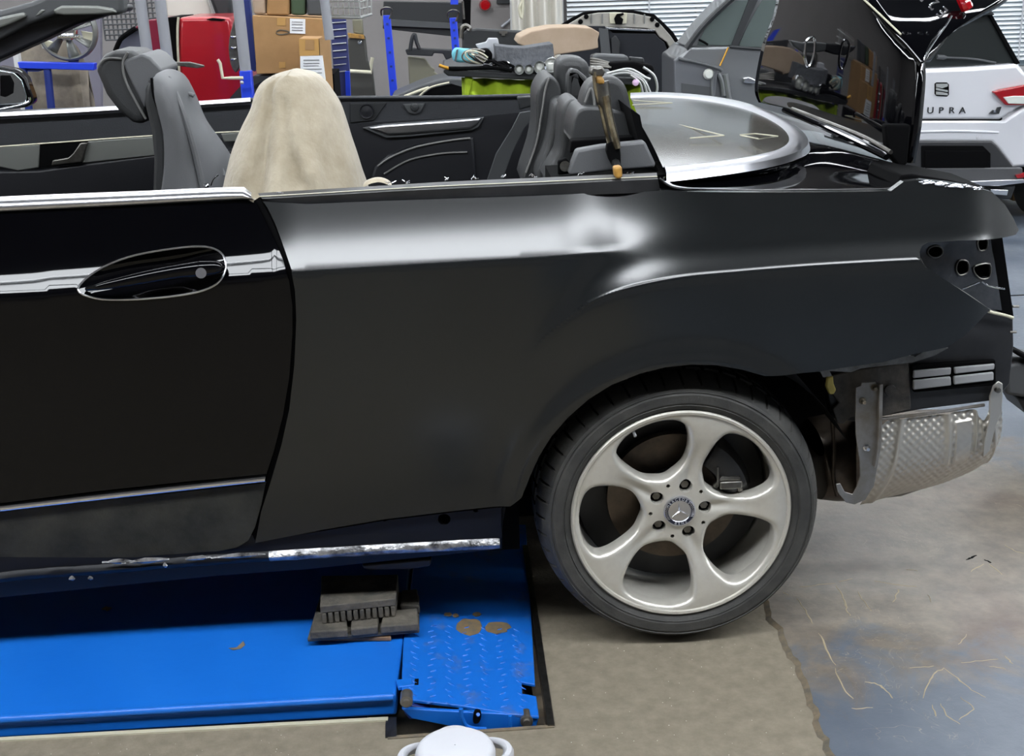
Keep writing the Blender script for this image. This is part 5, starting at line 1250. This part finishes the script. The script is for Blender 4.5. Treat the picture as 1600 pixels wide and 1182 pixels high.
slab('dark_cover', [(352, 170), (360, 152), (380, 130), (396, 119), (464, 118.5), (464, 170)], 3.6, .3, 'plastic', st_)
a, b = P(400, 130, 3.7), P(525, 130, 3.7); zb1, zb2 = P(450, 117, 3.6).z-.004, P(485, 152, 3.35).z-.004
MB().box(((a.x+b.x)/2, 3.78, zb1/2), (b.x-a.x, .34, zb1)).build('base', 'void', st_); a, b = P(470, 152, 3.45), P(499, 152, 3.45); MB().box(((a.x+b.x)/2, 3.45, zb2/2), (b.x-a.x, .22, zb2)).build('base', 'void', st_)
slab('silver_tag', [(396, 134), (408, 127), (406, 132), (398, 138)], 3.59, .01, 'chrome', st_)
bp_ = thing('navy_cage', 'navy blue mesh cage cart right of the boxes', 'cart', tuple(Vector((P(530, 150, 4.2).x, 4.2, 0))))
slab('side', [(515, 28), (540, 30), (546, 110), (546, 160), (520, 160), (522, 120)], 4.2, .04, mat('navy', (58, 66, 120), .5), bp_)
for y in range(36, 116, 11): ptube('wire', [(516+(y-30)*.08, y), (541, y-2)], 4.19, .0028, 'mesh', bp_, smooth=0)
a = P(535, 130, 4.2); MB().box((a.x, 4.25, .45), (.06, .06, .9)).build('frame_leg', 'bluedark', bp_)
slab('post', [(539, 112), (546, 112), (548, 160), (541, 160)], 4.15, .04, 'blue2', bp_)
dk_ = slab('navy_sheet', [(378, -15), (388, -15), (400, 100), (398, 112), (386, 108)], 3.9, .05, 'bluedark', None); tag(dk_, 'dark navy sheet between the grey upright and the cardboard box', 'sheet')
for k, (q, m, lab) in enumerate((([(392, -20), (412, -20), (415, 22), (396, 22)], 'beige', 'brown packed bundle standing on the large box, the left one'), ([(418, -20), (452, -20), (452, 24), (416, 24)], 'card', 'brown carton standing on the large box beside the green bundle'), ([(454, -20), (477, -20), (476, 24), (464, 24), (455, 23)], mat('greenbag', (62, 80, 58), .8), 'dark green bundle standing on the large box'), ([(478, -20), (508, -20), (508, 25), (480, 24)], 'plasticg', 'grey hose coil standing on the large box at the right'))):
    tag(slab('stored_bundle', q, 3.65, .12, m, None, bevel=.01), lab, 'bundle')
# white wire basket
wbk = thing('wire_basket', 'white wire basket hanging at the top edge right of the boxes', 'basket', tuple(P(545, 28, 3.9)))
mb = MB(); 
def seg(a, b, r=.004): mb.tube([P(*a), P(*b)], r, 5)
for x in np.linspace(512, 560, 7): seg((x, -15, 3.9), (x+2*(x-512)/48, 24, 3.9))
for y in (-8, 2, 12, 24): seg((512, y, 3.9), (562, y, 3.9))
for x in np.linspace(562, 580, 4): seg((x, -15, 4.0), (x, 26-.3*(x-562), 4.0))
for y in (-8, 3, 14, 26): seg((562, y, 3.9), (580, y-4, 4.1))
seg((512, 27, 3.9), (562, 28, 3.9), .007); seg((562, 28, 3.9), (580, 22, 4.1), .007)
mb.build('wire_grid', 'mesh', wbk, kind='stuff')
# dark panels leaning on wall
a = P(565, 150, 6.03)
dp = thing('leaning_door', 'dark car door leaning on the grey wall with a pale rod across it', 'car door', tuple(Vector((P(565, 150, 6.0).x, 6.0, 0))))
slab('door_shell', [(544, 60), (556, 54), (570, 56), (574, 95), (582, 110), (588, 165), (543, 165)], 6.0, .08, mat('olive_dark', (56, 56, 52), .5), dp, bevel=.01)
MB().box((a.x, 6.05, a.z/2), (.12, .08, a.z)).build('door_lower', 'void', dp)
slab('tan_top', [(543, 52), (568, 55), (570, 61), (545, 59)], 5.98, .06, 'ochre', dp)
ptube('pale_rod', [(582, 90), (580, 100), (580, 113), (544, 111)], 5.9, .012, 'cream', dp, smooth=0)
slab('black_pipes', [(550, 30), (566, 30), (568, 55), (552, 52)], 6.05, .05, 'olive', dp, bevel=.01)
MB().lathe([(.0001, -.01), (.013, 0)], P(562, 66, 5.98), 'Y', 10).build('bolt', 'chrome', dp)

# ------------------------------------------------------------------ car with raised bonnet
rb = thing('bonnet_up_car', 'dark car with its bonnet raised, pale ribbed underside, in front of the blinds', 'car', tuple(Vector((P(980, 150, 5.6).x, 5.8, 0))))
M['ribm'] = mat('rib_metal', (146, 143, 136), .4, .2, 0, (170, 166, 158), 8)
outl = [(874, 40), (893, 28), (912, 19), (935, 16), (960, 15), (990, 16), (1022, 22), (1036, 34), (1052, 50), (1066, 72), (1072, 90), (1062, 120), (1068, 150), (1040, 160), (880, 160)]
slab('bonnet_skin', outl, 5.9, .03, 'void', rb, bevel=.008)
slab('bonnet_inner', [(888, 38), (912, 24), (935, 20), (962, 19), (990, 21), (1020, 27), (1034, 40), (1048, 56), (1060, 74), (1064, 92), (1056, 110), (1056, 95), (1042, 66), (1030, 58), (1024, 48), (1010, 44), (888, 40)], 5.86, .03, 'ribm', rb, bevel=.006)
for x in (924, 941, 976, 991, 1007): ptube('rib', [(x, 22), (x, 37)], 5.85, .005, 'seam', rb, smooth=0)
slab('latch_plate', [(952, 20), (980, 20), (979, 37), (953, 37)], 5.845, .012, 'cream', rb, bevel=.003)
slab('latch', [(960, 29), (964, 22), (974, 20), (975, 23), (969, 26), (974, 30), (972, 38), (962, 38)], 5.83, .015, 'void', rb)
for x, y in ((916, 26), (907, 34), (1019, 30), (1027, 39)): MB().lathe([(.0001, -.012), (.014, -.008), (.016, 0)], P(x, y, 5.85), 'Y', 10).build('rubber_stop', 'void', rb)
slab('insulation', [(878, 40), (945, 41), (958, 52), (1024, 53), (1030, 60), (1038, 66), (1058, 118), (1056, 160), (880, 160)], 5.83, .03, mat('insulation', (24, 26, 32), .9), rb, bevel=.004)
ptube('bonnet_strut', [(946, 44), (985, 46), (1022, 48)], 5.82, .008, 'chrome', rb, smooth=0)
slab('inner_cover', [(936, 44), (950, 46), (955, 90), (940, 92)], 5.80, .02, 'plasticg', rb); slab('inner_box', [(955, 60), (962, 55), (969, 66), (968, 86), (956, 85)], 5.79, .03, 'plastic', rb, bevel=.004)
MB().lathe([(.0001, -.01), (.016, -.008), (.026, 0)], P(1057, 79, 5.84), 'Y', 14).build('hinge_boss', 'steel', rb)
a, b = P(890, 150, 6.1), P(1056, 150, 6.1); MB().box(((a.x+b.x)/2, 6.35, .45), (b.x-a.x, .8, .9)).build('front_body', 'void', rb, bevel=.04)
slab('tyre_dark', [(1038, 126), (1048, 120), (1060, 120), (1060, 160), (1036, 160)], 5.4, .1, 'plastic', rb, bevel=.02)
# ------------------------------------------------------------------ grey car
gc = thing('grey_car', 'silver-grey car with a crumpled door, in front of the blinds', 'car', tuple(Vector((P(1150, 150, 4.6).x, 5.0, 0))))
YG = 4.6
slab('door_side', [(1057, 92), (1066, 86), (1078, 74), (1140, 73), (1190, 76), (1260, 80), (1260, 260), (1057, 260)], YG, .5, 'cargrey', gc, bevel=.012)
slab('wing', [(1054, 95), (1060, 90), (1075, 92), (1122, 107), (1116, 160), (1112, 260), (1056, 260)], YG-.05, .05, mat('grey_wing', (100, 102, 106), .35), gc, bevel=.006)
slab('primer_patch', [(1065, 130), (1110, 136), (1112, 170), (1067, 170)], YG-.056, .006, 'plasticg', gc)
slab('roof', [(1073, 73), (1095, 45), (1120, 18), (1146, -8), (1160, -20), (1260, -20), (1260, 84), (1235, 84)], YG+.03, .35, 'cargrey', gc, bevel=.01)
slab('side_glass', [(1090, 70), (1100, 48), (1122, 24), (1150, 1), (1170, 1), (1158, 30), (1142, 71)], YG+.018, .01, 'glass', gc)
slab('side_glass', [(1154, 72), (1166, 45), (1184, 12), (1194, -4), (1240, -4), (1240, 76)], YG+.018, .01, 'glass', gc)
slab('pillar', [(1142, 73), (1158, 32), (1172, -4), (1186, -4), (1164, 44), (1152, 74)], YG+.005, .03, 'plastic', gc)
ptube('screen_seal', [(1072, 76), (1094, 46), (1120, 19), (1150, -8)], YG+.01, .016, 'plastic', gc)
ptube('sill_line', [(1140, 73), (1190, 77)], YG-.01, .008, 'plastic', gc, smooth=0)
ptube('dent_ridge', [(1060, 92), (1090, 98), (1122, 107), (1128, 112)], YG-.07, .010, 'plasticg', gc)
ptube('crumple', [(1116, 112), (1112, 130), (1113, 152)], YG-.06, .008, 'cargrey', gc); ptube('crumple', [(1133, 116), (1136, 135), (1139, 156)], YG-.02, .018, 'cargrey', gc); ptube('crumple', [(1122, 115), (1128, 128), (1131, 150)], YG-.02, .014, 'cargrey', gc)
slab('door_handle', [(1161, 122), (1170, 120), (1182, 125), (1180, 131), (1162, 130)], YG-.03, .03, 'chrome', gc, bevel=.006)
MB().lathe([(.0001, -.02), (.02, -.02), (.03, 0)], P(1107, 116, YG-.06), 'Y', 14).build('side_lamp', 'glassc', gc)
ptube('tape_strip', [(1125, 103), (1130, 92), (1138, 74)], YG-.03, .005, 'brass', gc)
ptube('wiper', [(1092, 62), (1100, 66), (1106, 70)], YG, .006, 'void', gc)

# ------------------------------------------------------------------ white hatchback (rear view)
wcr = thing('white_hatchback', 'white hatchback seen from behind, with dark rear window and red lamps', 'car', tuple(Vector((P(1490, 290, 4.3).x, 4.9, 0))))
YW = 4.3
def wslab(n, px, o, t, m, **k): return slab(n, px, YW+o, t, m, wcr, **k)
wslab('tailgate', [(1330, 100), (1445, 108), (1520, 105), (1591, 100), (1600, 112), (1625, 130), (1640, 165), (1600, 165), (1580, 175), (1563, 188), (1330, 188)], 0, .10, 'carwhite', bevel=.02, seg=4)
wslab('body', [(1330, 150), (1700, 150), (1700, 262), (1580, 262), (1330, 245)], .04, 1.2, 'carwhite', bevel=.03)
wslab('cabin', [(1330, 20), (1545, 18), (1553, 25), (1592, 98), (1602, 112), (1640, 160), (1330, 160)], .14, .9, 'carwhite', bevel=.03)
wslab('rear_window', [(1330, 20), (1400, 60), (1545, 22), (1552, 30), (1590, 100), (1520, 107), (1446, 109), (1330, 104)], .08, .05, 'glassd', bevel=.006)
wslab('window_edge', [(1543, 19), (1549, 21), (1594, 99), (1588, 101)], .06, .04, 'void')
ptube('rear_wiper', [(1464, 89), (1480, 90), (1520, 92), (1556, 98)], YW+.06, [.012]*5+[.005]*11, 'plasticg', wcr)
wslab('spoiler', [(1330, 0), (1548, 14), (1556, 24), (1330, 20)], .02, .2, 'plastic', bevel=.01)
wslab('hatch_gap', [(1330, 187), (1562, 187), (1566, 184), (1566, 187), (1562, 189), (1330, 189)], -.004, .02, 'void')
wslab('bumper', [(1330, 188), (1570, 188), (1600, 168), (1660, 165), (1660, 252), (1582, 262), (1560, 232), (1550, 222), (1330, 222)], -.01, .14, 'carwhite', bevel=.015, seg=3)
ptube('bumper_crease', [(1435, 206), (1500, 205), (1560, 207)], YW-.013, .006, 'carwhite', wcr)
M['valance'] = mat('valance', (40, 40, 42), .5)
wslab('bumper_insert', [(1330, 221), (1550, 221), (1558, 228), (1584, 262), (1570, 275), (1330, 275)], -.03, .14, 'valance', bevel=.008)
wslab('bumper_lower', [(1330, 256), (1440, 262), (1570, 262), (1598, 262), (1600, 285), (1560, 285), (1330, 282)], -.04, .14, mat('diffuser', (74, 74, 76), .5), bevel=.008)
wslab('silver_line', [(1400, 282), (1500, 284), (1600, 280), (1602, 286), (1560, 291), (1400, 288)], -.05, .1, 'satin', bevel=.004)
wslab('underside', [(1400, 288), (1560, 290), (1588, 290), (1580, 312), (1400, 305)], .0, .3, 'plastic', bevel=.01)
wslab('exhaust_tip', [(1548, 296), (1576, 297), (1574, 306), (1550, 304)], -.06, .12, 'chrome', bevel=.004)
wslab('plate_recess', [(1440, 228), (1536, 228), (1548, 240), (1548, 268), (1440, 270)], -.036, .02, 'void', bevel=.003)
wslab('number_plate', [(1446, 236), (1540, 236), (1540, 262), (1446, 263)], -.042, .01, 'void', bevel=.002)
tlp = wslab('tail_lamp', [(1552, 144), (1562, 140), (1600, 133), (1640, 130), (1640, 165), (1572, 165)], -.03, .06, 'redlamp', bevel=.008, label='red tail lamp with a clear lens')
slab('clear_lens', [(1568, 152), (1585, 150), (1610, 150), (1610, 163), (1576, 162)], YW-.036, .02, 'glassc', tlp, bevel=.003)
wslab('reflector', [(1587, 274), (1610, 268), (1610, 276), (1590, 279)], -.055, .02, 'redlamp')
MB().lathe([(.0001, -.004), (.012, -.003), (.013, 0)], P(1529, 215, YW-.01), 'Y', 14).build('parking_sensor', 'carwhite', wcr)
# emblem: rounded square with the split S bars
em = wslab('emblem', [(1461, 131), (1464, 129), (1480, 129), (1483, 132), (1483, 148), (1480, 151), (1464, 150), (1461, 147)], -.008, .012, 'void', bevel=.002)
slab('emblem_bar', [(1463, 131), (1481, 131), (1481, 135), (1472, 138), (1463, 136)], YW-.014, .008, 'mesh', em)
slab('emblem_bar', [(1463, 137), (1472, 139.5), (1481, 141), (1481, 144), (1470, 142), (1463, 141)], YW-.014, .008, 'mesh', em)
slab('emblem_bar', [(1463, 143), (1472, 144), (1481, 146), (1481, 149), (1463, 148)], YW-.014, .008, 'mesh', em)
for i, ch_ in enumerate('CUPRA'):
    text('badge_letter', ch_, .048, P(1437+i*16.7, 173, YW-.004), MX, 'plastic', wcr, .003, sx=1.15)
slab('side_badge', [(1546, 178), (1552, 172), (1556, 175), (1559, 168), (1565, 167), (1561, 178)], YW-.02, .012, 'plastic', wcr); slab('side_badge', [(1552, 176), (1554, 172), (1557, 176)], YW-.026, .01, 'chrome', wcr)
bx = slab('brown_carton', [(1582, 292), (1612, 288), (1612, 315), (1582, 314)], 4.9, .2, 'card', None, bevel=.004); tag(bx, 'brown carton on the floor at the right edge under the white car', 'box')
# grey lift arm at the right edge
la = thing('lift_arm', 'grey steel arm with a black pad at the right edge behind the tail', 'lift arm', tuple(Pz(1598, 640, .0)))
YL = .9
slab('arm_beam', [(1572, 572), (1590, 566), (1720, 590), (1720, 625), (1598, 622), (1572, 618)], YL, .2, 'plasticg', la, bevel=.012)
slab('arm_cover', [(1574, 545), (1590, 556), (1640, 585), (1640, 575), (1590, 548)], YL-.02, .1, 'void', la, bevel=.006)
slab('arm_foot', [(1590, 622), (1640, 618), (1640, 665), (1604, 648)], YL+.02, .15, 'plastic', la, bevel=.01)

ptube('shell_ridge', [(262, 122, .98), (280, 160, .955), (297, 210, .945), (310, 260, .945), (318, 300, .945)], .95, .009, 'leather2', fs_)
ptube('shell_ridge', [(292, 150, 1.12), (312, 190, 1.09), (333, 235, 1.07), (350, 275, 1.06)], 1.1, .007, 'leather2', fs_)
a, b = Pz(1583, 462, .0045), Pz(1640, 463, .0045); MB().box(((a.x+b.x)/2+2, a.y, .0048), (6.0, .012, .0015)).build('tile_joint', 'void', floor2)

a = P(668, 112, 5.72); MB().box((a.x, 5.72, a.z/2), (.04, .04, a.z)).build('stand_leg', 'wall', bs)

# pale scratches and chips left in the painted floor
def scratch(px, r=.0016, m='scr'):
    p = cat_([Pz(x, y, .0042) for x, y in px], 4); p = [q+Vector((RNG.uniform(-.0022, .0022), RNG.uniform(-.0022, .0022), 0)) for q in p]
    n = len(p); L = []; Rr = []
    for i, q in enumerate(p):
        d = (p[min(i+1, n-1)]-p[max(i-1, 0)]).normalized(); nn = Vector((-d.y, d.x, 0)); w_ = r*.62*(.35+.65*sin(pi*(i+.5)/n))*RNG.uniform(.7, 1.3)
        L.append(q+nn*w_); Rr.append(q-nn*w_)
    MB().grid([L, [q+Vector((0, 0, .0009)) for q in p], Rr]).build('floor_scratch', m, floor2)
M['scr'] = mat('scratch', (160, 147, 122), .8)
for px, r in (([(1305, 915), (1318, 935), (1322, 950), (1328, 963)], .004), ([(1340, 925), (1350, 940), (1362, 955)], .0025), ([(1250, 918), (1280, 914), (1305, 912)], .0025), ([(1310, 910), (1332, 905)], .002),
    ([(1366, 908), (1400, 914), (1432, 917)], .003), ([(1394, 942), (1402, 928), (1405, 922)], .003), ([(1352, 1066), (1372, 1070), (1385, 1080), (1396, 1092)], .0035), ([(1442, 1092), (1448, 1072), (1458, 1055), (1474, 1045)], .003),
    ([(1474, 1045), (1495, 1060), (1518, 1078), (1540, 1090)], .003), ([(1420, 1045), (1440, 1043), (1460, 1042)], .002), ([(1500, 1036), (1525, 1034), (1560, 1030)], .0022), ([(1570, 1026), (1582, 1038)], .003), ([(1545, 1042), (1572, 1046)], .002),
    ([(1570, 852), (1585, 861), (1600, 865)], .003), ([(1517, 894), (1536, 882)], .003), ([(1546, 882), (1566, 899)], .003), ([(1224, 926), (1234, 931)], .003), ([(1245, 935), (1262, 960), (1270, 975)], .003), ([(1280, 990), (1292, 1015), (1305, 1040)], .003), ([(1305, 1045), (1318, 1075), (1334, 1094)], .003),
    ([(1450, 930), (1454, 942)], .002), ([(1498, 1008), (1510, 992)], .002), ([(1456, 1103), (1462, 1120)], .003), ([(1470, 1100), (1480, 1118), (1500, 1132)], .0025), ([(1500, 1090), (1520, 1108), (1498, 1125)], .0022), ([(1332, 1108), (1362, 1106)], .002), ([(1415, 890), (1434, 892)], .002)):
    scratch(px, r)
for px in ([(1510, 876), (1518, 872), (1525, 868)], [(1538, 875), (1549, 880)]):
    scratch(px, .005, 'void')
M['grit'] = mat('grit', (190, 184, 168), .8)
mb = MB()
for i in range(90):
    p = Pz(RNG.uniform(880, 1290), RNG.uniform(1000, 1182), 0)
    if i > 60: p = Pz(RNG.uniform(20, 600), RNG.uniform(1135, 1182), 0)
    if inside(np.array([[p.x, p.y]]), conc)[0] and not inside(np.array([[p.x, p.y]]), pit_out)[0]:
        r = RNG.uniform(.0006, .0016); mb.add([p+Vector((r, 0, 0)), p+Vector((0, r, 0)), p+Vector((-r, 0, 0)), p+Vector((0, -r, 0)), p+Vector((0, 0, r))], [(0, 1, 4), (1, 2, 4), (2, 3, 4), (3, 0, 4)])
mb.build('floor_grit', 'grit', floor, kind='stuff')

# wheels and lower bodies of the cars behind
for px_, dy in ((1372, .35), (1625, .35), (1372, 1.05), (1625, 1.05)):
    x_ = P(px_, 290, YW+.35).x; MB().lathe([(.001, -.07), (.17, -.07), (.19, -.08), (.235, -.075), (.25, -.05), (.25, .05), (.235, .075), (.001, .07)], (x_, YW+dy, .25), 'X', 40).build('wheel', 'tyre', wcr, label='dark tyre under the white car')
MB().box((P(1490, 290, YW+.5).x, YW+.75, .33), (.75, 1.1, .18)).build('floor_pan', 'void', wcr)
for dx_ in (.30,):
    q = P(1110, 150, YG+.1); MB().lathe([(.001, -.07), (.16, -.07), (.18, -.08), (.24, -.06), (.26, -.03), (.26, .06), (.001, .07)], (q.x+dx_-.1, YG+.0, .26), 'Y', 40).build('wheel', 'tyre', gc)
q = P(1605, 600, YL+.1); MB().box((q.x+.16, YL+.1, q.z/2), (.05, .12, q.z)).build('arm_column', 'plasticg', la)
